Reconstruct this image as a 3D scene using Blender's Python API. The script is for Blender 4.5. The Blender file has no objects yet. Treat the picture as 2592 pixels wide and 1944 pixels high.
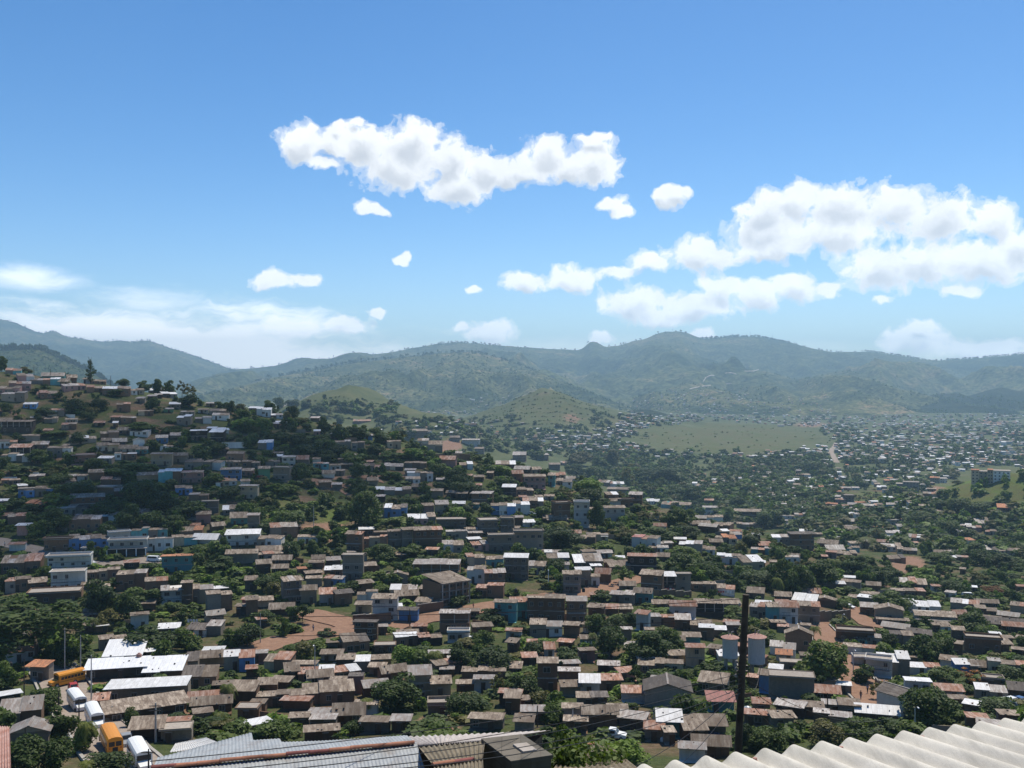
import bpy, math, random
import numpy as np
from mathutils import Vector, Matrix
random.seed(7); RS = np.random.RandomState(11)
F, CX, CY, CZ = 2520.0, 1296.0, 972.0, 120.0
R = math.radians
scene = bpy.context.scene
COL = scene.collection
D = bpy.data

# ------------------------------------------------------------------ basics
class MB:
    """collects faces for ONE mesh"""
    def __init__(s): s.v = []; s.f = []; s.m = []; s.mats = []
    def mi(s, mat):
        if mat not in s.mats: s.mats.append(mat)
        return s.mats.index(mat)
    def face(s, pts, mat):
        i = len(s.v); s.v += [tuple(p) for p in pts]; s.f.append(tuple(range(i, i + len(pts)))); s.m.append(s.mi(mat))
    def hexa(s, p, mat, top=None):
        """8 points: bottom 4 (ccw from above), top 4"""
        i = len(s.v); s.v += [tuple(q) for q in p]; k = s.mi(mat); kt = k if top is None else s.mi(top)
        for n, q in enumerate(((3, 2, 1, 0), (4, 5, 6, 7), (0, 1, 5, 4), (1, 2, 6, 5), (2, 3, 7, 6), (3, 0, 4, 7))):
            s.f.append(tuple(i + a for a in q)); s.m.append(kt if n == 1 else k)
    def box(s, x0, x1, y0, y1, z0, z1, mat, top=None):
        s.hexa([(x0, y0, z0), (x1, y0, z0), (x1, y1, z0), (x0, y1, z0), (x0, y0, z1), (x1, y0, z1), (x1, y1, z1), (x0, y1, z1)], mat, top)
    def tube(s, pts, r, mat, n=8, cap=True):
        pts = [Vector(p) for p in pts]; rr = r if isinstance(r, (list, tuple)) else [r] * len(pts)
        i0 = len(s.v); k = s.mi(mat)
        for j, p in enumerate(pts):
            t = (pts[min(j + 1, len(pts) - 1)] - pts[max(j - 1, 0)]).normalized()
            a = t.cross(Vector((0, 0, 1)));  a = a.normalized() if a.length > 1e-3 else Vector((1, 0, 0)); b = t.cross(a)
            for q in range(n):
                w = 2 * math.pi * q / n; s.v.append(tuple(p + (a * math.cos(w) + b * math.sin(w)) * rr[j]))
        for j in range(len(pts) - 1):
            for q in range(n):
                s.f.append((i0 + j * n + q, i0 + j * n + (q + 1) % n, i0 + (j + 1) * n + (q + 1) % n, i0 + (j + 1) * n + q)); s.m.append(k)
        if cap:
            s.f.append(tuple(i0 + q for q in range(n - 1, -1, -1))); s.m.append(k)
            e = i0 + (len(pts) - 1) * n; s.f.append(tuple(e + q for q in range(n))); s.m.append(k)
    def lathe(s, prof, mat, n=20, c=(0, 0)):
        i0 = len(s.v); k = s.mi(mat)
        for (r, z) in prof:
            for q in range(n):
                w = 2 * math.pi * q / n; s.v.append((c[0] + r * math.cos(w), c[1] + r * math.sin(w), z))
        for j in range(len(prof) - 1):
            for q in range(n):
                s.f.append((i0 + j * n + q, i0 + j * n + (q + 1) % n, i0 + (j + 1) * n + (q + 1) % n, i0 + (j + 1) * n + q)); s.m.append(k)
    def add(s, o, M):
        i = len(s.v); mp = [s.mi(m) for m in o.mats]
        s.v += [tuple(M @ Vector(p)) for p in o.v]; s.f += [tuple(i + a for a in q) for q in o.f]; s.m += [mp[a] for a in o.m]
    def mesh(s, name, smooth=False):
        me = D.meshes.new(name); me.from_pydata(s.v, [], s.f)
        for m in s.mats: me.materials.append(m)
        me.polygons.foreach_set('material_index', s.m)
        if smooth: me.polygons.foreach_set('use_smooth', [True] * len(s.f))
        me.update(); return me
    def build(s, name, parent=None, smooth=False):
        return link(D.objects.new(name, s.mesh(name, smooth)), parent)

def link(o, parent=None):
    COL.objects.link(o)
    if parent is not None: o.parent = parent
    return o
def empty(name, loc, rz=0.0):
    o = link(D.objects.new(name, None)); o.location = loc; o.rotation_euler = (0, 0, rz); o.empty_display_size = 0.5
    return o
USED = set()
def tag(o, label, cat, group=None):
    o['label'] = label; o['category'] = cat
    if group: o['group'] = group
    return o
def kind(o, k): o['kind'] = k; return o

def npmesh(name, V, Q, mats, mi=None, smooth=False):
    me = D.meshes.new(name); nv, nf, k = len(V), len(Q), Q.shape[1]
    me.vertices.add(nv); me.vertices.foreach_set('co', np.asarray(V, np.float32).ravel())
    me.loops.add(nf * k); me.loops.foreach_set('vertex_index', np.asarray(Q, np.int32).ravel())
    me.polygons.add(nf); me.polygons.foreach_set('loop_start', np.arange(nf, dtype=np.int32) * k)
    me.update(calc_edges=True)
    for m in mats: me.materials.append(m)
    if mi is not None: me.polygons.foreach_set('material_index', np.asarray(mi, np.int32))
    if smooth: me.polygons.foreach_set('use_smooth', np.ones(nf, bool))
    me.update(); return me

# ------------------------------------------------------------------ noise (numpy)
def _h(ix, iy, s):
    h = (ix.astype(np.int64) * 374761393 + iy.astype(np.int64) * 668265263 + s * 982451653) & 0xffffffff
    h = ((h ^ (h >> 13)) * 1274126177) & 0xffffffff
    return ((h ^ (h >> 16)) & 0xffffff) / float(0xffffff)
def vnoise(x, y, s=0):
    ix, iy = np.floor(x), np.floor(y); fx, fy = x - ix, y - iy
    ux, uy = fx * fx * (3 - 2 * fx), fy * fy * (3 - 2 * fy)
    a, b, c, d = _h(ix, iy, s), _h(ix + 1, iy, s), _h(ix, iy + 1, s), _h(ix + 1, iy + 1, s)
    return (a * (1 - ux) + b * ux) * (1 - uy) + (c * (1 - ux) + d * ux) * uy
def fbm(x, y, s=0, o=4, g=.5):
    t = 0; a = 1; n = 0
    for i in range(o): t = t + a * vnoise(x * 2 ** i, y * 2 ** i, s + i * 17); n += a; a *= g
    return t / n
def ridged(x, y, s=0, o=4):
    t = 0; a = 1; n = 0
    for i in range(o): t = t + a * (1 - np.abs(2 * vnoise(x * 2 ** i, y * 2 ** i, s + i * 31) - 1)); n += a; a *= .5
    return t / n

# ------------------------------------------------------------------ materials
def newmat(name):
    m = D.materials.new(name); m.use_nodes = True; nt = m.node_tree
    b = nt.nodes['Principled BSDF']; return m, nt, b
def N(nt, t, **kw):
    n = nt.nodes.new(t)
    for k, v in kw.items():
        if k.startswith('i_'): n.inputs[int(k[2:]) if k[2:].isdigit() else k[2:].replace('_', ' ')].default_value = v
        else: setattr(n, k, v)
    return n
def mixc(nt, fac, a, b, mode='MIX'):
    n = nt.nodes.new('ShaderNodeMix'); n.data_type = 'RGBA'; n.blend_type = mode
    for s, v in ((0, fac), (6, a), (7, b)):
        if hasattr(v, 'node'): nt.links.new(v, n.inputs[s])
        else: n.inputs[s].default_value = v if s == 0 else (tuple(v) + (1,) if len(v) == 3 else v)
    return n.outputs[2]
def ramp(nt, fac, stops, interp='LINEAR'):
    n = nt.nodes.new('ShaderNodeValToRGB'); e = n.color_ramp.elements; n.color_ramp.interpolation = interp
    while len(e) < len(stops): e.new(0.5)
    for q, (p, c) in zip(e, stops): q.position = p; q.color = tuple(c) + (1,) if len(c) == 3 else c
    nt.links.new(fac, n.inputs[0]); return n.outputs[0]
def noise(nt, scale, detail=4, vec=None, rough=.55, dist=0):
    n = N(nt, 'ShaderNodeTexNoise'); n.inputs['Scale'].default_value = scale; n.inputs['Detail'].default_value = detail
    n.inputs['Roughness'].default_value = rough; n.inputs['Distortion'].default_value = dist
    if vec is not None: nt.links.new(vec, n.inputs['Vector'])
    return n.outputs[0]
def math_(nt, op, a, b=None, c=None, clamp=False):
    n = nt.nodes.new('ShaderNodeMath'); n.operation = op; n.use_clamp = clamp
    for i, v in enumerate((a, b, c)):
        if v is None: continue
        if hasattr(v, 'node'): nt.links.new(v, n.inputs[i])
        else: n.inputs[i].default_value = v
    return n.outputs[0]
def tex(nt, which='Object'): return N(nt, 'ShaderNodeTexCoord').outputs[which]
def rnd(nt):
    a = N(nt, 'ShaderNodeObjectInfo').outputs['Random']; b = N(nt, 'ShaderNodeNewGeometry').outputs['Random Per Island']
    return math_(nt, 'FRACT', math_(nt, 'ADD', a, b))
def bump(nt, b, h, strength, dist):
    n = N(nt, 'ShaderNodeBump'); n.inputs['Strength'].default_value = strength; n.inputs['Distance'].default_value = dist
    nt.links.new(h, n.inputs['Height']); nt.links.new(n.outputs[0], b.inputs['Normal'])

def plain(name, c, rough=.8, metal=0.0, var=.15):
    m, nt, b = newmat(name); co = tex(nt)
    n = noise(nt, 3.0, 4, co)
    lo, hi = [x * (1 - var) for x in c], [min(1, x * (1 + var)) for x in c]
    nt.links.new(ramp(nt, n, [(.3, lo), (.7, hi)]), b.inputs['Base Color'])
    b.inputs['Roughness'].default_value = rough; b.inputs['Metallic'].default_value = metal
    b.inputs['Specular IOR Level'].default_value = .3
    return m
def wallmat(name, c, dirt=(.16, .12, .09), block=False, spread=.35, amt=.45):
    m, nt, b = newmat(name); co = tex(nt); r = rnd(nt)
    base = ramp(nt, r, [(0, [x * (1 - spread) for x in c]), (.5, c), (1, [min(.8, x * (1 + spread)) for x in c])])
    if block:
        br = N(nt, 'ShaderNodeTexBrick'); br.inputs['Scale'].default_value = 1.0
        br.inputs['Brick Width'].default_value = .4; br.inputs['Row Height'].default_value = .2; br.inputs['Mortar Size'].default_value = .012
        br.inputs['Color1'].default_value = (.86, .86, .86, 1); br.inputs['Color2'].default_value = (1.05, 1.02, 1, 1); br.inputs['Mortar'].default_value = (.75, .72, .7, 1)
        mp = N(nt, 'ShaderNodeMapping'); mp.inputs['Rotation'].default_value = (R(90), 0, 0); nt.links.new(co, mp.inputs[0]); nt.links.new(mp.outputs[0], br.inputs[0])
        base = mixc(nt, 1.0, base, br.outputs[0], 'MULTIPLY')
    mp2 = N(nt, 'ShaderNodeMapping'); mp2.inputs['Scale'].default_value = (1.6, 1.6, .45); nt.links.new(co, mp2.inputs[0])
    st = noise(nt, 1.0, 6, mp2.outputs[0], .65)
    f = math_(nt, 'MULTIPLY', ramp(nt, st, [(.42, (0, 0, 0)), (.72, (1, 1, 1))]), amt)
    col = mixc(nt, f, base, dirt)
    nt.links.new(col, b.inputs['Base Color']); b.inputs['Roughness'].default_value = .9; b.inputs['Specular IOR Level'].default_value = .15
    return m
def roofmat(name, cs, stain, metal=0.0, rough=.6, sheet=(.9, 2.4), stain_amt=.75, spread=.35):
    """corrugated sheets: colour by sheet, stains, and fine ribs as bump"""
    m, nt, b = newmat(name); co = tex(nt); r = rnd(nt)
    br = N(nt, 'ShaderNodeTexBrick'); br.inputs['Scale'].default_value = 1.0; br.offset = .37
    br.inputs['Brick Width'].default_value = sheet[1]; br.inputs['Row Height'].default_value = sheet[0]; br.inputs['Mortar Size'].default_value = .015
    br.inputs['Color1'].default_value = tuple(cs[0]) + (1,); br.inputs['Color2'].default_value = tuple(cs[1]) + (1,)
    br.inputs['Mortar'].default_value = tuple(x * .45 for x in cs[0]) + (1,); br.inputs['Bias'].default_value = 0
    mp = N(nt, 'ShaderNodeMapping'); mp.inputs['Rotation'].default_value = (0, 0, R(90)); nt.links.new(co, mp.inputs[0]); nt.links.new(mp.outputs[0], br.inputs[0])
    vr = ramp(nt, r, [(0, (1 - spread,) * 3), (1, (1 + spread,) * 3)])
    col = mixc(nt, 1.0, br.outputs[0], vr, 'MULTIPLY')
    sep = N(nt, 'ShaderNodeMapping'); sep.inputs['Scale'].default_value = (2.2, .5, .5); nt.links.new(co, sep.inputs[0])
    off = N(nt, 'ShaderNodeVectorMath', operation='ADD'); nt.links.new(sep.outputs[0], off.inputs[0])
    cb = N(nt, 'ShaderNodeCombineXYZ'); nt.links.new(math_(nt, 'MULTIPLY', r, 50), cb.inputs[0]); nt.links.new(cb.outputs[0], off.inputs[1])
    s = noise(nt, .9, 6, off.outputs[0], .68)
    f = math_(nt, 'MULTIPLY', ramp(nt, s, [(.42, (0, 0, 0)), (.58, (1, 1, 1))]), stain_amt)
    col = mixc(nt, f, col, stain)
    nt.links.new(col, b.inputs['Base Color']); b.inputs['Roughness'].default_value = rough; b.inputs['Metallic'].default_value = metal
    b.inputs['Specular IOR Level'].default_value = .25
    sx = N(nt, 'ShaderNodeSeparateXYZ'); nt.links.new(co, sx.inputs[0])
    bump(nt, b, math_(nt, 'SINE', math_(nt, 'MULTIPLY', sx.outputs[0], 30)), .35, .03)
    return m
W = {
 'c': wallmat('grey_block', (.255, .215, .17), block=True, amt=.35), 'b': wallmat('brown_brick', (.22, .135, .085), (.12, .078, .052), True, .3),
 'w': wallmat('white_wash', (.6, .57, .52), (.3, .26, .22), amt=.4, spread=.2), 't': wallmat('turquoise_wash', (.12, .33, .33), spread=.2), 'u': wallmat('blue_wash', (.1, .22, .42), spread=.2),
 'y': wallmat('cream_wash', (.42, .33, .22), (.2, .15, .1)), 'p': wallmat('pink_wash', (.36, .2, .17)), 'd': wallmat('dark_timber', (.055, .043, .036), (.03, .024, .02)),
 'g': wallmat('green_wash', (.12, .3, .18), spread=.2)}
ROOF = {
 'z': roofmat('bright_zinc', ((.6, .59, .575), (.72, .705, .69)), (.36, .32, .28), .0, .42, stain_amt=.35, spread=.15),
 'g': roofmat('grey_sheet', ((.25, .225, .2), (.42, .385, .35)), (.18, .13, .1), 0, .55),
 'b': roofmat('weathered_sheet', ((.17, .13, .095), (.34, .28, .22)), (.11, .075, .052), 0, .8),
 'r': roofmat('rusty_sheet', ((.3, .15, .09), (.4, .3, .25)), (.17, .065, .032), 0, .75, stain_amt=.8),
 'q': roofmat('clean_zinc', ((.74, .74, .74), (.8, .8, .8)), (.5, .48, .46), 0, .4, stain_amt=.3, spread=.05),
 't': roofmat('clay_tile', ((.42, .17, .08), (.5, .24, .13)), (.2, .1, .06), 0, .85, sheet=(.25, .4)),
 'd': roofmat('dark_sheet', ((.1, .085, .075), (.16, .135, .115)), (.06, .045, .035), 0, .8),
 'k': roofmat('red_sheet', ((.29, .1, .08), (.34, .14, .115)), (.17, .08, .06), 0, .6),
 'f': wallmat('roof_slab', (.33, .29, .25), (.17, .135, .11), spread=.2, amt=.6)}
M_GLASS = plain('window_glass', (.02, .022, .025), .15, 0, .3)
M_FRAME = plain('window_frame', (.3, .27, .24), .7)
M_DOOR = plain('door_wood', (.07, .045, .03), .7)
M_CONC = wallmat('bare_concrete', (.3, .27, .24), amt=.5)
M_WHITE = plain('white_paint', (.75, .75, .74), .5)
M_DARK = plain('black_rubber', (.02, .02, .022), .7)
M_POLEW = plain('pole_timber', (.065, .05, .038), .9, 0, .4)
M_POLEC = plain('pole_concrete', (.4, .38, .35), .85)
M_WIRE = plain('wire_black', (.03, .03, .032), .6)
M_IRON = plain('dark_iron', (.06, .055, .05), .5, .3)
def leafmat(name, lo, hi, ob=.25):
    m, nt, b = newmat(name)
    g = N(nt, 'ShaderNodeNewGeometry').outputs['Random Per Island']; o = N(nt, 'ShaderNodeObjectInfo').outputs['Random']
    c = ramp(nt, g, [(0, lo), (1, hi)])
    c = mixc(nt, 1.0, c, ramp(nt, o, [(0, (1 - ob, 1 - ob, 1 - ob * .6)), (.5, (1, 1, 1)), (1, (1 + ob, 1 + ob * .8, 1))]), 'MULTIPLY')
    nt.links.new(c, b.inputs['Base Color']); b.inputs['Roughness'].default_value = .62; b.inputs['Specular IOR Level'].default_value = .2
    tr = N(nt, 'ShaderNodeBsdfTranslucent'); nt.links.new(mixc(nt, 1.0, c, (1.1, 1.3, .5), 'MULTIPLY'), tr.inputs[0])
    mx = N(nt, 'ShaderNodeMixShader'); mx.inputs[0].default_value = .3
    nt.links.new(b.outputs[0], mx.inputs[1]); nt.links.new(tr.outputs[0], mx.inputs[2])
    nt.links.new(mx.outputs[0], nt.nodes['Material Output'].inputs[0])
    return m
LEAF = {'dark': leafmat('leaf_dark', (0.035, 0.057, 0.015), (0.074, 0.105, 0.027)), 'mid': leafmat('leaf_mid', (0.057, 0.089, 0.018), (0.119, 0.159, 0.038)),
        'bright': leafmat('leaf_bright', (0.092, 0.146, 0.022), (0.169, 0.243, 0.043)), 'olive': leafmat('leaf_olive', (0.088, 0.085, 0.027), (0.162, 0.149, 0.057)),
        'palm': leafmat('leaf_palm', (0.068, 0.095, 0.019), (0.176, 0.189, 0.047)), 'flame': leafmat('leaf_flame', (0.054, 0.095, 0.027), (0.378, 0.121, 0.041))}
M_BARK = plain('bark', (.085, .065, .05), .95, 0, .3)

# ------------------------------------------------------------------ terrain
TC = {
 -500: [(120,1990),(140,1930),(180,1780),(220,1670),(260,1570),(300,1460),(340,1350),(380,1250),(420,1150),(460,1050),(500,960),(540,890),(575,850),(640,880),(760,980),(900,1080),(1500,1080),(3000,1040)],
 0: [(120,1990),(140,1930),(180,1790),(220,1690),(260,1600),(300,1500),(340,1400),(380,1300),(420,1210),(460,1110),(500,1020),(540,950),(570,932),(620,960),(700,1050),(900,1150),(1500,1100),(3000,1043)],
 325: [(125,1985),(140,1920),(180,1790),(220,1685),(260,1590),(300,1495),(340,1405),(380,1310),(420,1215),(460,1125),(500,1045),(535,990),(560,972),(620,1010),(800,1150),(1500,1110),(3000,1045)],
 650: [(125,1985),(145,1920),(180,1800),(220,1690),(260,1595),(300,1498),(340,1410),(380,1320),(420,1235),(460,1160),(500,1095),(540,1045),(565,1028),(620,1060),(800,1170),(1000,1180),(1500,1110),(3000,1050)],
 975: [(125,1985),(150,1900),(180,1810),(220,1700),(260,1600),(300,1503),(340,1420),(380,1340),(420,1270),(460,1205),(500,1145),(540,1100),(560,1090),(620,1130),(800,1215),(1000,1200),(1500,1125),(3000,1060)],
 1300: [(125,1985),(150,1905),(180,1815),(220,1705),(260,1605),(300,1505),(340,1428),(380,1357),(420,1292),(460,1237),(500,1187),(520,1172),(600,1215),(700,1265),(900,1270),(1200,1215),(2000,1120),(3000,1068)],
 1625: [(125,1985),(150,1910),(200,1755),(240,1655),(300,1513),(350,1438),(400,1372),(450,1312),(480,1275),(500,1262),(560,1300),(650,1345),(800,1345),(1000,1272),(1300,1208),(2000,1122),(3000,1070)],
 1950: [(125,1990),(150,1915),(200,1765),(260,1630),(300,1558),(360,1468),(420,1395),(455,1358),(480,1352),(560,1385),(700,1390),(900,1302),(1300,1207),(2000,1122),(3000,1073)],
 2275: [(130,1985),(160,1890),(200,1785),(260,1665),(320,1575),(400,1493),(500,1423),(600,1380),(750,1340),(900,1300),(1300,1206),(2000,1121),(3000,1074)],
 2592: [(130,1985),(150,1930),(200,1795),(300,1615),(400,1513),(500,1443),(600,1400),(750,1350),(900,1302),(1300,1205),(2000,1121),(3000,1075)],
 3300: [(130,1985),(150,1930),(200,1795),(300,1615),(400,1513),(500,1443),(600,1400),(750,1350),(900,1302),(1300,1205),(2000,1121),(3000,1075)]}
ND = 520
DS = np.exp(np.linspace(math.log(1.5), math.log(5600), ND))
PXS = np.arange(-1000, 3700, 12.0)
def _colz(lst):
    ds = [1.5, 60, 115] + [d for d, y in lst] + [4200, 5600]
    zs = [-.9 - .45 * d for d in (1.5, 60, 115)] + [-(y - CY) / F * d for d, y in lst] + [-112, -100]
    z = np.interp(DS, ds, zs)
    k = np.exp(-np.linspace(-2, 2, 13) ** 2); k /= k.sum()
    zp = np.pad(z, 6, mode='edge'); zs_ = np.convolve(zp, k, 'valid')
    w = np.clip((DS - 90) / 60, 0, 1); return z * (1 - w) + zs_ * w
_ks = sorted(TC); _Z = np.array([_colz(TC[k]) for k in _ks])
ZT = np.zeros((len(PXS), ND))
for j in range(ND): ZT[:, j] = np.interp(PXS, _ks, _Z[:, j])
k = np.exp(-np.linspace(-2, 2, 25) ** 2); k /= k.sum()
ZT = np.apply_along_axis(lambda a: np.convolve(np.pad(a, 12, mode='edge'), k, 'valid'), 0, ZT)
GX = (PXS[:, None] - CX) / F * DS[None, :]; GY = np.broadcast_to(DS[None, :], GX.shape)
def bumpz(px, d, sx, sy, h, pw=1.0):
    X0 = (px - CX) / F * d
    e = ((GX - X0) / sx) ** 2 + ((GY - d) / sy) ** 2
    return h * np.exp(-e ** pw)
ZT += bumpz(2640, 800, 105, 95, 40)          # green hill, right
ZT += bumpz(1372, 2300, 150, 240, 98, .62)   # cone hill
ZT += bumpz(1500, 2500, 190, 260, 30)
ZT += bumpz(880, 1750, 130, 220, 86)         # low hills behind the slope
ZT += bumpz(1130, 1550, 110, 160, 42)
ZT += bumpz(1850, 2500, 330, 330, 12)        # grassy plateau
ZT += bumpz(1730, 3000, 130, 150, 18)
HM = np.clip((bumpz(1372, 2300, 170, 280, 1, .62) + bumpz(880, 1750, 150, 240, 1) + bumpz(2640, 800, 125, 110, 1) + bumpz(1130, 1550, 130, 180, 1)), 0, 1)
ZT += HM * (ridged(GX / 75 + .2 * fbm(GX / 40, GY / 40, 2), GY / 190, 44, 4) - .55) * 26 * np.clip((GY - 600) / 300, .35, 1)
w = np.clip((GY - 100) / 80, 0, 1)
ZT += w * (fbm(GX / 28, GY / 28, 3, 4) - .5) * 3.2 + np.clip((GY - 600) / 800, 0, 1) * (fbm(GX / 160, GY / 160, 9, 4) - .5) * 16
YT = CY - ZT / GY * F
YC = np.minimum.accumulate(YT[:, DS > 100], axis=1); DC = DS[DS > 100]
def col_at(px): return min(max((px - PXS[0]) / 12.0, 0), len(PXS) - 1.001)
def zrel(px, d):
    c = col_at(px); i = int(c); fx = c - i
    t = min(max((math.log(d) - math.log(1.5)) / (math.log(5600) - math.log(1.5)) * (ND - 1), 0), ND - 1.001); j = int(t); fy = t - j
    return (ZT[i, j] * (1 - fx) + ZT[i + 1, j] * fx) * (1 - fy) + (ZT[i, j + 1] * (1 - fx) + ZT[i + 1, j + 1] * fx) * fy
def gz(x, y):
    y = max(y, 1.6); return CZ + zrel(CX + x / y * F, y)
def pick(px, py):
    """distance at which the ground is met through a direction; None above the skyline"""
    c = int(round(col_at(px))); a = YC[c]
    k = np.searchsorted(-a, -py)
    return None if k >= len(a) else float(DC[k])
def skyline(px): return float(YC[int(round(col_at(px)))].min())
def at(px, py):
    d = pick(px, py)
    if d is None: d = float(DC[int(np.argmin(YC[int(round(col_at(px)))]))])
    x = (px - CX) / F * d; return Vector((x, d, gz(x, d)))
def to_px(p): return (CX + p[0] / p[1] * F, CY - (p[2] - CZ) / p[1] * F)
# ------------------------------------------------------------------ ground sheet
def blobsum(lst, X, Y):
    t = np.zeros_like(X)
    for cx, cy, rx, ry, a in lst: t = np.maximum(t, a * np.clip(1.6 - np.sqrt(((X - cx) / rx) ** 2 + ((Y - cy) / ry) ** 2) * 1.2, 0, 1))
    return t
PXG = np.broadcast_to(PXS[:, None], YT.shape)
GRASS = [(700,1290,70,50,1),(840,1300,70,30,1),(560,1480,90,30,1),(780,1645,50,25,1),(1850,1110,260,42,.8),(2500,1262,150,50,1.3),(2200,1262,90,18,.8),(1380,1040,120,50,.5),(880,1040,110,28,.5),
         (2520,1215,90,30,1),(620,1085,60,20,.8),(1080,1310,60,20,.7),(450,1440,60,14,.8),(2130,1575,50,12,.5),(1130,1075,100,25,.5),(1560,1080,70,30,.7)]
DIRT = [(830,1585,75,30,1),(820,1340,90,16,1),(810,1365,50,14,.8),(1140,1130,30,18,1),(1110,1835,60,22,1),(2200,1745,55,40,1),(2300,1430,45,22,1),(2250,1450,40,12,.8),(2370,1240,30,10,.8),
        (2090,1585,30,20,.7),(850,1230,60,10,.7),(2050,1075,50,8,.6),(2520,1070,50,6,.7),(1325,1080,26,6,.5),(2460,1745,60,18,.8),(240,1780,110,120,.55),(1450,1060,30,14,.6)]
nx, nd = YT.shape
V = np.stack([GX, GY, ZT + CZ], -1).reshape(-1, 3)
I, J = np.meshgrid(np.arange(nx - 1), np.arange(nd - 1), indexing='ij'); a = (I * nd + J).ravel()
Q = np.stack([a, a + nd, a + nd + 1, a + 1], -1)
m, nt, b = newmat('earth_and_grass'); co = tex(nt)
at_ = N(nt, 'ShaderNodeAttribute', attribute_name='cover'); sp = N(nt, 'ShaderNodeSeparateColor'); nt.links.new(at_.outputs[0], sp.inputs[0])
n1 = noise(nt, .06, 6, co, .6); n2 = noise(nt, .9, 5, co, .65)
dirt = ramp(nt, n2, [(.3, (.1, .062, .04)), (.7, (.2, .13, .09))]); dirt2 = ramp(nt, n2, [(.3, (.17, .095, .06)), (.7, (.29, .18, .125))])
weed = ramp(nt, n2, [(.25, (.03, .044, .014)), (.75, (.08, .095, .034))]); gn = ramp(nt, noise(nt, .035, 7, co, .72), [(.36, (0, 0, 0)), (.62, (1, 1, 1))])
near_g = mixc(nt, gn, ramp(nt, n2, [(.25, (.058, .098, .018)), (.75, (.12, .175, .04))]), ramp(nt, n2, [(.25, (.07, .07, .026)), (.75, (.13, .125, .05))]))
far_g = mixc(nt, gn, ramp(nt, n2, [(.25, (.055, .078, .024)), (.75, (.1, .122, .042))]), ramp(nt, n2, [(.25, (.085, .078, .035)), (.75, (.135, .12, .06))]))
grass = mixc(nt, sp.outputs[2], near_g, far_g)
c = mixc(nt, ramp(nt, n1, [(.34, (0, 0, 0)), (.52, (1, 1, 1))]), dirt, weed)
def th(ch, lo=.3, hi=.6):
    return ramp(nt, math_(nt, 'ADD', sp.outputs[ch], math_(nt, 'ADD', math_(nt, 'MULTIPLY', math_(nt, 'SUBTRACT', n2, .5), .6), math_(nt, 'MULTIPLY', math_(nt, 'SUBTRACT', n1, .5), 1.3))), [(lo, (0, 0, 0)), (hi, (1, 1, 1))])
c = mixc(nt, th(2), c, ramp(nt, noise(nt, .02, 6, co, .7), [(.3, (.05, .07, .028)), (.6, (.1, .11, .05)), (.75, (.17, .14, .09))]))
c = mixc(nt, th(0), c, grass); c = mixc(nt, th(1), c, dirt2)
nt.links.new(c, b.inputs['Base Color']); b.inputs['Roughness'].default_value = .95; b.inputs['Specular IOR Level'].default_value = .1
bump(nt, b, n2, .8, .5)
me = npmesh('ground', V, Q, [m], smooth=True)
cov = np.zeros((nx * nd, 4), np.float32); cov[:, 3] = 1
ok = (GY > 110).astype(float)
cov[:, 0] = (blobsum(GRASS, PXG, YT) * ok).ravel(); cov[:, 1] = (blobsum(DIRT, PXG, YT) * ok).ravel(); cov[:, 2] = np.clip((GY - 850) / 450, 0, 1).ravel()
ca = me.color_attributes.new('cover', 'FLOAT_COLOR', 'POINT'); ca.data.foreach_set('color', cov.ravel())
kind(link(D.objects.new('ground', me)), 'structure')

# ------------------------------------------------------------------ mountains
def mountmat(name, forest_shade, meadow, bare, s=1.0):
    m, nt, b = newmat(name); co = tex(nt)
    a1 = noise(nt, .0016 * s, 6, co, .6, .6); a2 = noise(nt, .012 * s, 6, co, .7); a3 = noise(nt, .05 * s, 3, co, .6)  # broad noise: dark forest patches double as painted cloud shadow, bright meadow as sun patches
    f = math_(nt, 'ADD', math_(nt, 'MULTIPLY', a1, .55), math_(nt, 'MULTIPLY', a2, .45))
    c = ramp(nt, f, [(.4, forest_shade), (.47, [x * .6 + y * .4 for x, y in zip(forest_shade, meadow)]), (.54, meadow), (.62, bare)])
    c = mixc(nt, 1.0, c, ramp(nt, a3, [(.38, (.3, .36, .3)), (.6, (1.5, 1.45, 1.3))]), 'MULTIPLY')
    nt.links.new(c, b.inputs['Base Color']); b.inputs['Roughness'].default_value = 1; b.inputs['Specular IOR Level'].default_value = .05
    bump(nt, b, a2, 1.0, 25); return m
MOUNT = {}
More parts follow.
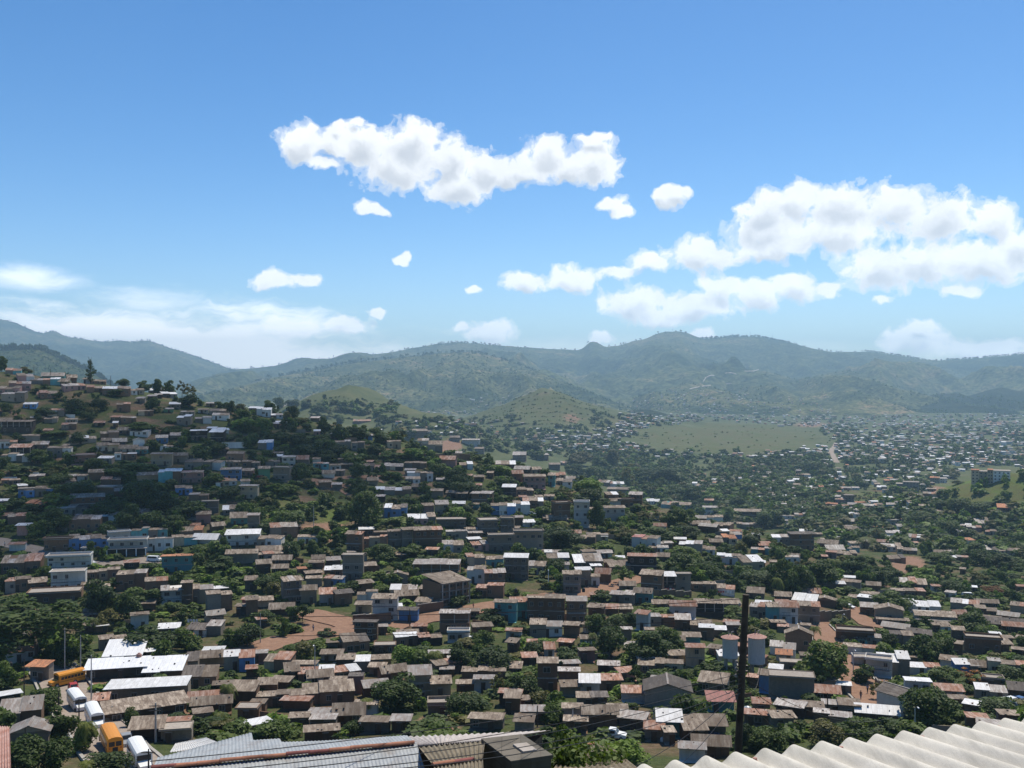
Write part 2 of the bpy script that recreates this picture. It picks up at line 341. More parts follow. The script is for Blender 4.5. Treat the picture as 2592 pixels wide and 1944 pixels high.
def mountain(name, sil, dr, df, zf, seed, amp, mat, lx=650, ly=1700, rough=3.5, pw=1.25, step=7, nv=110):
    px = np.arange(sil[0][0], sil[-1][0] + 1, step, dtype=float)
    ys = np.interp(px, [s[0] for s in sil], [s[1] for s in sil])
    k = np.exp(-np.linspace(-2, 2, 5) ** 2); k /= k.sum(); ys = np.convolve(np.pad(ys, 2, mode='edge'), k, 'valid')
    drr = dr * (1 + .05 * (fbm(px / 300, px * 0, seed + 5) - .5)); zr = (CY - ys) / F * drr
    vb = np.concatenate([np.linspace(0, 1, nv), 1 + np.linspace(.02, .35, 14)])
    v = vb[None, :]; d = df + (drr[:, None] - df) * v
    X = (px[:, None] - CX) / F * d
    fr = np.clip(v, 0, 1); z = zf + (zr[:, None] - zf) * (fr ** pw * .75 + .25 * fr ** 2.4)
    rg = ridged(X / lx + .25 * fbm(X / 900, d / 900, seed + 3), d / ly, seed, 5) - .55
    z = z + amp * rg * np.sin(np.pi * np.clip(fr, 0, 1)) ** .8 * (1 - fr * .25)
    z = z + (fbm(X / 60, d / 60, seed + 8, 3) - .5) * rough * 2 * (fr > .05)
    z = z - np.clip(v - 1, 0, 1) * (zr[:, None] - zf) * 1.3
    # nothing in front may rise over the ridge line
    ridge = z[:, nv - 1:nv] / d[:, nv - 1:nv]; lim = (ridge - .004 * (1 - fr)) * d
    z = np.where(v < 1, np.minimum(z, lim), z)
    V = np.stack([X, d, z + CZ], -1).reshape(-1, 3); nd = len(vb)
    I, J = np.meshgrid(np.arange(len(px) - 1), np.arange(nd - 1), indexing='ij'); a = (I * nd + J).ravel()
    o = link(D.objects.new(name, npmesh(name, V, np.stack([a, a + nd, a + nd + 1, a + 1], -1), [mat], smooth=True)))
    kind(o, 'structure'); MOUNT[o.name] = (px, d, z); return o
def mount_at(name, x, y):
    px, d, z = MOUNT[name]; i = int(np.clip(np.searchsorted(px, x), 0, len(px) - 1))
    yy = CY - z[i] / d[i] * F; c = np.minimum.accumulate(yy)
    k = np.searchsorted(-c, -y)
    if k >= len(c): return None
    return Vector(((px[i] - CX) / F * d[i, k], d[i, k], z[i, k] + CZ))
MM_far = mountmat('far_forest', (.028, .045, .02), (.095, .11, .05), (.16, .14, .08), .8)
MM_mid = mountmat('hill_forest', (.028, .046, .016), (.125, .13, .056), (.24, .18, .115), 1.3)
MM_near = mountmat('green_hill', (.028, .05, .02), (.06, .08, .03), (.1, .1, .05), 2.2)
MM_dark = mountmat('dark_wood_cloud_shade', (.012, .022, .012), (.03, .042, .02), (.07, .068, .04), 1.6)  # dark wood colour, deepened to stand in for cloud shadow on the hills
mountain('mountain_range', [(-900,830),(-300,800),(0,808),(40,816),(60,826),(90,840),(108,845),(125,838),(145,839),(165,852),(200,857),(262,866),(300,862),(335,866),(350,864),(372,861),(400,870),(440,884),(500,903),(560,925),(592,936),(680,960),(800,1000)],
         9500, 5600, -128, 21, 380, MM_far, lx=800)
mountain('mountain_range', [(380,1000),(500,955),(560,940),(600,935),(660,930),(700,925),(725,918),(745,908),(775,905),(790,909),(840,907),(880,893),(915,892),(940,898),(1000,890),(1060,878),(1120,869),(1165,866),(1235,872),(1290,876),(1350,881),(1420,884),(1465,887),(1480,878),(1492,866),(1503,863),(1518,870),(1530,878),(1570,874),(1605,862),(1625,861),(1640,855),(1660,845),(1690,839),(1715,838),(1740,843),(1780,858),(1820,855),(1860,851),(1920,852),(1960,861),(2000,867),(2060,883),(2110,891),(2160,890),(2200,891),(2240,895),(2290,902),(2340,911),(2380,913),(2430,910),(2500,904),(2560,900),(2592,896),(2800,905),(3300,930)],
         8300, 4300, -128, 5, 520, MM_far, lx=620, rough=4.5)
mountain('mountain', [(420,1010),(560,985),(640,968),(700,955),(780,938),(850,925),(920,915),(990,908),(1060,900),(1120,893),(1170,891),(1220,895),(1270,908),(1330,930),(1400,955),(1460,975),(1530,1005),(1600,1030),(1700,1055)],
         5600, 3300, -128, 33, 300, MM_mid, lx=420, rough=4)
mountain('mountain', [(1480,1060),(1560,1020),(1640,990),(1720,970),(1780,958),(1850,945),(1910,936),(1960,945),(2010,960),(2060,953),(2110,942),(2150,938),(2190,950),(2240,970),(2300,985),(2380,1002)],
         6100, 3600, -128, 47, 300, MM_mid, lx=380, rough=4)
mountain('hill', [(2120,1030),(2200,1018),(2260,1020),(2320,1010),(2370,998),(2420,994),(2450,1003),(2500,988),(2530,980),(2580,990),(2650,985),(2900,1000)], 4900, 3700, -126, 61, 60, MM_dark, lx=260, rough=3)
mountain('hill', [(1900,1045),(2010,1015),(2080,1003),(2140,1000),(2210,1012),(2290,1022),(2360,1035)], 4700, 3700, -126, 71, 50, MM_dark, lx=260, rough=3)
mountain('hill', [(-500,900),(-100,890),(20,884),(80,881),(110,885),(150,903),(190,920),(240,945),(300,985),(360,1040)], 3300, 1900, -122, 83, 70, MM_near, lx=260, rough=3, pw=1.0)
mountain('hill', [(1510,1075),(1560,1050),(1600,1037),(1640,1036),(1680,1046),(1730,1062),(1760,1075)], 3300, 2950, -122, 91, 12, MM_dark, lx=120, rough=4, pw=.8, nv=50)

# ------------------------------------------------------------------ roads
def roadmat(name, c1, c2):
    m, nt, b = newmat(name); co = tex(nt)
    n = noise(nt, .8, 6, co, .7); n2 = noise(nt, 6, 4, co, .6)
    c = mixc(nt, 1.0, ramp(nt, n, [(.3, c1), (.7, c2)]), ramp(nt, n2, [(.3, (.8,) * 3), (.7, (1.1,) * 3)]), 'MULTIPLY')
    nt.links.new(c, b.inputs['Base Color']); b.inputs['Roughness'].default_value = .95; b.inputs['Specular IOR Level'].default_value = .1
    bump(nt, b, n2, .4, .1); return m
M_DIRT = roadmat('red_dirt_road', (.2, .115, .075), (.31, .19, .13)); M_DUST = roadmat('dusty_street', (.25, .2, .16), (.36, .3, .25)); M_PALE = roadmat('pale_road', (.5, .42, .34), (.62, .54, .45))
M_KERB = roadmat('kerb_concrete', (.3, .28, .25), (.4, .37, .33))
ROADP = []
def ribbon(pts, w, lift, th, mat, mb, off=0.0):
    P = []
    for p, q in zip(pts[:-1], pts[1:]):
        n = max(2, int((q - p).length / 3.0))
        for i in range(n): P.append(p.lerp(q, i / n))
    P.append(pts[-1]); L = []
    for i, p in enumerate(P):
        t = P[min(i + 2, len(P) - 1)] - P[max(i - 2, 0)]; t.z = 0; t.normalize(); s = Vector((t.y, -t.x, 0))
        ww = w * (1 + .12 * math.sin(i * .7) + .06 * math.sin(i * 2.1))
        row = []
        for u in (-.5, -.25, 0, .25, .5):
            q = p + s * (ww * u + off); row.append(Vector((q.x, q.y, gz(q.x, q.y) + lift)))
        L.append(row)
    for a, b2 in zip(L[:-1], L[1:]):
        for i in range(4): mb.face((a[i], a[i + 1], b2[i + 1], b2[i]), mat)
        for e, s in ((0, 1), (4, -1)):
            mb.face((a[e], b2[e], b2[e] - Vector((0, 0, th)), a[e] - Vector((0, 0, th))), mat)
    return L
def road(name, pix, w, mat, kerb=False):
    pts = [at(*p) for p in pix]; mb = MB()
    ribbon(pts, w, .22, 1.2, mat, mb); kind(mb.build(name), 'structure')
    for p, q in zip(pts[:-1], pts[1:]):
        n = max(2, int((q - p).length / 2.5))
        for i in range(n): ROADP.append((p.lerp(q, i / n), w))
    if kerb:
        for s in (-1, 1):
            mb = MB(); ribbon(pts, .5, .42, .5, M_KERB, mb, off=s * (w * .5 + .25)); kind(mb.build('kerb'), 'structure')
road('street', [(128,1690),(150,1725),(175,1760),(205,1805),(245,1850),(285,1895),(330,1944),(372,1985)], 9, M_DUST, True)
road('dirt_road', [(600,1668),(660,1645),(720,1628),(790,1612),(850,1600),(905,1594),(990,1588),(1080,1574),(1160,1557),(1240,1538),(1310,1527),(1400,1520),(1480,1510),(1540,1492),(1590,1477),(1640,1466)], 8.5, M_DIRT)
road('dirt_road', [(770,1556),(810,1566),(850,1580),(905,1592)], 9, M_DIRT)
road('dirt_road', [(2245,1815),(2215,1775),(2185,1745),(2160,1722),(2140,1690),(2118,1658),(2098,1625),(2078,1597),(2060,1580)], 8.5, M_DIRT, True)
road('dirt_road', [(2215,1592),(2190,1576),(2165,1556),(2150,1538)], 7, M_DIRT)
road('hill_road', [(-60,1372),(0,1383),(60,1393),(120,1404),(180,1420),(240,1432),(300,1434),(360,1430),(420,1425)], 6.5, M_DUST)
road('dirt_track', [(735,1230),(780,1224),(830,1219),(890,1214),(950,1211),(1030,1210)], 4.5, M_DIRT)
road('dirt_track', [(790,1232),(830,1243),(860,1252),(892,1264)], 2.2, M_DIRT)
road('footpath', [(950,1214),(965,1222),(972,1230)], 2.0, M_DIRT)
road('valley_road', [(2118,1172),(2112,1160),(2104,1148),(2106,1136),(2116,1126)], 8, M_DUST)
for nm, pix in (('mountain_range.001', [(1778,968),(1783,961),(1790,957),(1798,953),(1808,952)]), ('mountain_range.001', [(1836,950),(1846,948),(1858,949)]), ('mountain_range.001', [(1880,946),(1900,941),(1918,937)]), ('mountain.001', [(1742,986),(1765,982),(1783,981),(1806,977),(1822,977),(1846,972)]), ('mountain_range.001', [(1670,1000),(1682,1004)])):
    pts = [mount_at(nm, *p) for p in pix]
    pts = [p for p in pts if p is not None]
    mb = MB()
    for p, q in zip(pts[:-1], pts[1:]):
        h = Vector((0, 4, 1)); u = Vector((0, 0, 3.2))
        mb.hexa((p - h, q - h, q + h, p + h, p - h + u, q - h + u, q + h + u * 1.2, p + h + u * 1.2), M_PALE)
    if pts: kind(mb.build('mountain_road'), 'structure')

# ------------------------------------------------------------------ camera, sun, sky, air
cam = D.cameras.new('camera'); cam.lens = 35; cam.sensor_width = 36; cam.clip_start = .1; cam.clip_end = 60000
co_ = link(D.objects.new('camera', cam)); co_.location = (0, 0, CZ); co_.rotation_euler = (R(90), 0, 0); scene.camera = co_
SUN_AZ, SUN_EL = 28.0, 62.0
sv = Vector((math.sin(R(SUN_AZ)) * math.cos(R(SUN_EL)), math.cos(R(SUN_AZ)) * math.cos(R(SUN_EL)), math.sin(R(SUN_EL))))
sun = D.lights.new('sun', 'SUN'); sun.energy = 4.4; sun.angle = R(.53); sun.color = (1, .93, .8)
so = link(D.objects.new('sun', sun)); so.rotation_euler = sv.to_track_quat('Z', 'Y').to_euler(); so.location = (0, 0, 400)
wd = D.worlds.new('World'); scene.world = wd; wd.use_nodes = True; nt = wd.node_tree; bg = nt.nodes['Background']
sky = N(nt, 'ShaderNodeTexSky', sky_type='NISHITA', sun_disc=False, sun_elevation=R(SUN_EL), sun_rotation=R(SUN_AZ), altitude=900, air_density=1.0, dust_density=.6, ozone_density=3.0)
SKY_STRENGTH = .1
dirv = N(nt, 'ShaderNodeTexCoord').outputs['Generated']; sx = N(nt, 'ShaderNodeSeparateXYZ'); nt.links.new(dirv, sx.inputs[0])
az = math_(nt, 'ARCTAN2', sx.outputs[0], sx.outputs[1]); el = math_(nt, 'ARCSINE', sx.outputs[2])
cb = N(nt, 'ShaderNodeCombineXYZ'); nt.links.new(az, cb.inputs[0]); nt.links.new(el, cb.inputs[1]); UV = cb.outputs[0]
def ang(px, py):
    x, z = (px - CX) / F, (CY - py) / F; return math.atan(x), math.atan(z / math.sqrt(1 + x * x))
CL = """762 367 57 47;839 364 48 34;815 416 42 15;918 368 78 50;1047 362 78 58;998 424 112 58;1137 408 66 58;1162 476 85 50;1231 432 60 48;1291 440 56 34;1395 389 65 50;1340 432 60 34;1510 412 62 55;1440 424 82 36;1505 349 48 13;
858 320 20 9;913 303 13 15;925 526 28 15;955 534 30 11;1545 522 34 20;1568 540 30 14;1697 500 38 24;1720 486 26 16;1682 488 20 14;1019 657 16 9;1012 661 14 7;1027 655 10 8;690 710 52 26;786 706 32 15;1331 717 60 26;1455 705 68 31;1204 730 17 10;
1944 533 75 52;2023 509 62 46;2137 519 88 56;2275 529 78 54;2389 553 84 58;2522 556 56 42;1944 580 98 40;2117 590 125 42;1959 627 125 34;1781 642 92 44;1643 662 52 26;1569 687 40 18;2240 676 100 56;2354 668 92 58;2500 668 115 50;2592 620 50 46;2433 736 44 14;
1604 770 85 42;1767 775 92 34;1831 731 58 35;1930 741 50 36;2018 726 60 34;2102 731 42 17;2233 764 22 10;1680 800 90 20;
2310 864 72 32;2339 830 26 18;2487 886 112 30;1771 848 34 14;1525 857 30 16;870 823 66 26;740 832 80 26;952 785 25 9;1234 842 70 30;1165 826 16 10"""
def group_field():
    g = D.node_groups.new('cloud_field', 'ShaderNodeTree')
    g.interface.new_socket('uv', in_out='INPUT', socket_type='NodeSocketVector'); g.interface.new_socket('e', in_out='OUTPUT', socket_type='NodeSocketFloat')
    gi = g.nodes.new('NodeGroupInput'); go = g.nodes.new('NodeGroupOutput'); last = None
    for s in CL.replace('\n', '').split(';'):
        x, y, rx, ry = map(float, s.split()); u, v = ang(x, y)
        iu, iv = F / (rx * 1.17 + 3), F / (ry * 1.14 + 2)
        ma = g.nodes.new('ShaderNodeVectorMath'); ma.operation = 'MULTIPLY_ADD'; g.links.new(gi.outputs[0], ma.inputs[0])
        ma.inputs[1].default_value = (iu, iv, 0); ma.inputs[2].default_value = (-u * iu, -v * iv, 0)
        ln = g.nodes.new('ShaderNodeVectorMath'); ln.operation = 'LENGTH'; g.links.new(ma.outputs[0], ln.inputs[0])
        e = ln.outputs['Value']
        if last is not None: e = math_(g, 'SMOOTH_MIN', last, e, .5)
        last = e
    g.links.new(last, go.inputs[0]); return g
FG = group_field()
def field(uv):
    n = nt.nodes.new('ShaderNodeGroup'); n.node_tree = FG; nt.links.new(uv, n.inputs[0]); return n.outputs[0]
def vadd(a, b):
    n = N(nt, 'ShaderNodeVectorMath', operation='ADD'); nt.links.new(a, n.inputs[0])
    if hasattr(b, 'node'): nt.links.new(b, n.inputs[1])
    else: n.inputs[1].default_value = b
    return n.outputs[0]
def vscale(a, s):
    n = N(nt, 'ShaderNodeVectorMath', operation='SCALE'); nt.links.new(a, n.inputs[0]); n.inputs['Scale'].default_value = s; return n.outputs[0]
wn = N(nt, 'ShaderNodeTexNoise'); wn.inputs['Scale'].default_value = 38; wn.inputs['Detail'].default_value = 5; nt.links.new(UV, wn.inputs['Vector'])
warp = vscale(vadd(wn.outputs['Color'], (-.5, -.5, -.5)), .022)
UVW = vadd(UV, warp)
fb = noise(nt, 62, 8, UVW, .57)
fb2 = noise(nt, 26, 5, UV, .55)
def dens(uv, k=1.0):
    e = field(uv)
    return math_(nt, 'ADD', math_(nt, 'SUBTRACT', 1.0, e), math_(nt, 'ADD', math_(nt, 'MULTIPLY', math_(nt, 'SUBTRACT', fb, .52), 1.45 * k), math_(nt, 'MULTIPLY', math_(nt, 'SUBTRACT', fb2, .5), .45)))
d0 = dens(UVW); d1 = dens(vadd(UVW, (.004, .011, 0)), .6)
mask = ramp(nt, d0, [(.0, (0, 0, 0)), (.12, (.35,) * 3), (.38, (1, 1, 1))], 'EASE')
# cirrus and the milky band low over the left-hand range
def soft(px, py, rx, ry, nsc, lo, hi, st):
    u, v = ang(px, py)
    ma = N(nt, 'ShaderNodeVectorMath', operation='MULTIPLY_ADD'); nt.links.new(UV, ma.inputs[0]); ma.inputs[1].default_value = (F / rx, F / ry, 0); ma.inputs[2].default_value = (-u * F / rx, -v * F / ry, 0)
    ln = N(nt, 'ShaderNodeVectorMath', operation='LENGTH'); nt.links.new(ma.outputs[0], ln.inputs[0])
    mp = N(nt, 'ShaderNodeMapping'); mp.inputs['Scale'].default_value = (nsc * .35, nsc * 1.6, 1); mp.inputs['Rotation'].default_value = (0, 0, R(-9)); nt.links.new(UVW, mp.inputs[0])
    n = noise(nt, 1.0, 7, mp.outputs[0], .6)
    s = math_(nt, 'ADD', math_(nt, 'SUBTRACT', 1.0, ln.outputs['Value']), math_(nt, 'MULTIPLY', math_(nt, 'SUBTRACT', n, .5), 1.6))
    return math_(nt, 'MULTIPLY', ramp(nt, s, [(lo, (0, 0, 0)), (hi, (1, 1, 1))], 'EASE'), st)
cir = math_(nt, 'MAXIMUM', soft(400, 905, 860, 165, 20, .1, .62, .95), soft(60, 705, 210, 44, 24, .1, .9, .6))
cir = math_(nt, 'MAXIMUM', cir, soft(380, 765, 330, 60, 30, .25, 1.0, .45))
cir = math_(nt, 'MAXIMUM', cir, soft(1500, 880, 900, 40, 30, .1, 1.0, .35))
hsv = N(nt, 'ShaderNodeHueSaturation'); hsv.inputs['Hue'].default_value = .504; hsv.inputs['Saturation'].default_value = 1.36; hsv.inputs['Value'].default_value = 1.0; nt.links.new(sky.outputs[0], hsv.inputs['Color'])
sh = math_(nt, 'ADD', math_(nt, 'MULTIPLY', ramp(nt, d1, [(.25, (0, 0, 0)), (1.1, (1, 1, 1))], 'EASE'), .8), math_(nt, 'MULTIPLY', ramp(nt, fb2, [(.35, (1, 1, 1)), (.65, (0, 0, 0))]), .25))
lowb = math_(nt, 'ADD', 1.0, math_(nt, 'MULTIPLY', 1.7, math_(nt, 'POWER', 2.718, math_(nt, 'MULTIPLY', el, -17.0))))
CW, CG = (9.6, 9.6, 9.65), (5.3, 5.5, 5.95)
lv = N(nt, 'ShaderNodeVectorMath', operation='SCALE'); nt.links.new(mixc(nt, sh, CW, CG), lv.inputs[0]); nt.links.new(lowb, lv.inputs['Scale']); ccol = lv.outputs[0]
hor = math_(nt, 'ADD', .94, math_(nt, 'MULTIPLY', .72, math_(nt, 'POWER', 2.718, math_(nt, 'MULTIPLY', el, -7.0))))
hv = N(nt, 'ShaderNodeVectorMath', operation='SCALE'); nt.links.new(hsv.outputs[0], hv.inputs[0]); nt.links.new(hor, hv.inputs['Scale'])
c = mixc(nt, mask, hv.outputs[0], ccol); c = mixc(nt, cir, c, (19, 18.3, 17.8))
nt.links.new(c, bg.inputs[0]); bg.inputs[1].default_value = SKY_STRENGTH

m = D.materials.new('valley_air'); m.use_nodes = True; nt = m.node_tree; nt.nodes.clear()
pv = N(nt, 'ShaderNodeVolumePrincipled'); pv.inputs['Color'].default_value = (.5, .78, 1, 1); pv.inputs['Density'].default_value = 1.08e-4; pv.inputs['Anisotropy'].default_value = .3
nt.links.new(pv.outputs[0], N(nt, 'ShaderNodeOutputMaterial').inputs['Volume'])
mb = MB(); zlo = float(ZT.min()) + CZ; zlo = min([zlo] + [float(v[2].min()) + CZ for v in MOUNT.values()]) - 1; zhi = max(float(v[2].max()) for v in MOUNT.values()) + CZ + 40
mb.box(-22000, 22000, -60, 15500, zlo, zhi, m); kind(mb.build('haze'), 'stuff')

# the cumulus that stands over the left-hand hillside (above the frame) and keeps it in shade
m = D.materials.new('cumulus'); m.use_nodes = True; m.node_tree.nodes['Principled BSDF'].inputs['Base Color'].default_value = (.85, .86, .88, 1); m.node_tree.nodes['Principled BSDF'].inputs['Roughness'].default_value = 1
import bmesh
nt = m.node_tree; tp = N(nt, 'ShaderNodeBsdfTransparent'); mx = N(nt, 'ShaderNodeMixShader'); mx.inputs[0].default_value = .935; nt.links.new(nt.nodes['Principled BSDF'].outputs[0], mx.inputs[1]); nt.links.new(tp.outputs[0], mx.inputs[2]); nt.links.new(mx.outputs[0], nt.nodes['Material Output'].inputs[0])
bm = bmesh.new(); rc = random.Random(5); Hc = 700
shade = [(-60,960,560),(1050,1240,460),(420,1290,395),(850,1240,455),(260,1380,350),(80,1390,345),(150,1000,520),(330,1040,500),(80,1120,450),(300,1150,440),(500,1120,470),(640,1120,470),(120,1240,400),(330,1250,400),(480,1230,410),(780,1130,490),(900,1150,480),(-40,1330,360),(200,1330,365),(620,1190,440),(760,1190,455),(560,1060,520),(700,1080,520)]
for x, y, d in shade:
    z = gz((x - CX) / F * d, d); k = (zhi + 150 - z) / math.tan(R(SUN_EL)); c0 = Vector(((x - CX) / F * d + k * math.sin(R(SUN_AZ)), d + k * math.cos(R(SUN_AZ)), zhi + 150))
    for q in range(5):
        r = rc.uniform(14, 30) if q else 36
        mt = Matrix.Translation(c0 + Vector((rc.uniform(-34, 34), rc.uniform(-34, 34), rc.uniform(-15, 25))) * (1 if q else 0)) @ Matrix.Diagonal((r, r * .8, r * .7, 1))
        bmesh.ops.create_icosphere(bm, subdivisions=3, radius=1, matrix=mt)
for v in bm.verts:
    n_ = v.co.normalized(); f_ = vnoise(np.array([v.co.x / 9]), np.array([v.co.y / 9 + v.co.z / 7]), 3)[0] + .5 * vnoise(np.array([v.co.x / 4]), np.array([v.co.y / 4 + v.co.z / 3]), 4)[0]
    v.co += Vector((0, 0, 1)) * (f_ - .7) * 7 + Vector((f_ - .7, .7 - f_, 0)) * 4
me = D.meshes.new('cloud'); bm.to_mesh(me); bm.free(); me.materials.append(m); me.polygons.foreach_set('use_smooth', [True] * len(me.polygons)); kind(link(D.objects.new('cloud', me)), 'structure')
vs = scene.view_settings; scene.display_settings.display_device = 'sRGB'; vs.view_transform = 'Standard'; vs.look = 'None'; vs.exposure = 0; vs.gamma = 1
vs.exposure = .35
cy = scene.cycles; cy.max_bounces = 5; cy.diffuse_bounces = 3; cy.glossy_bounces = 2; cy.transmission_bounces = 3; cy.volume_bounces = 0; cy.transparent_max_bounces = 24; cy.use_denoising = True
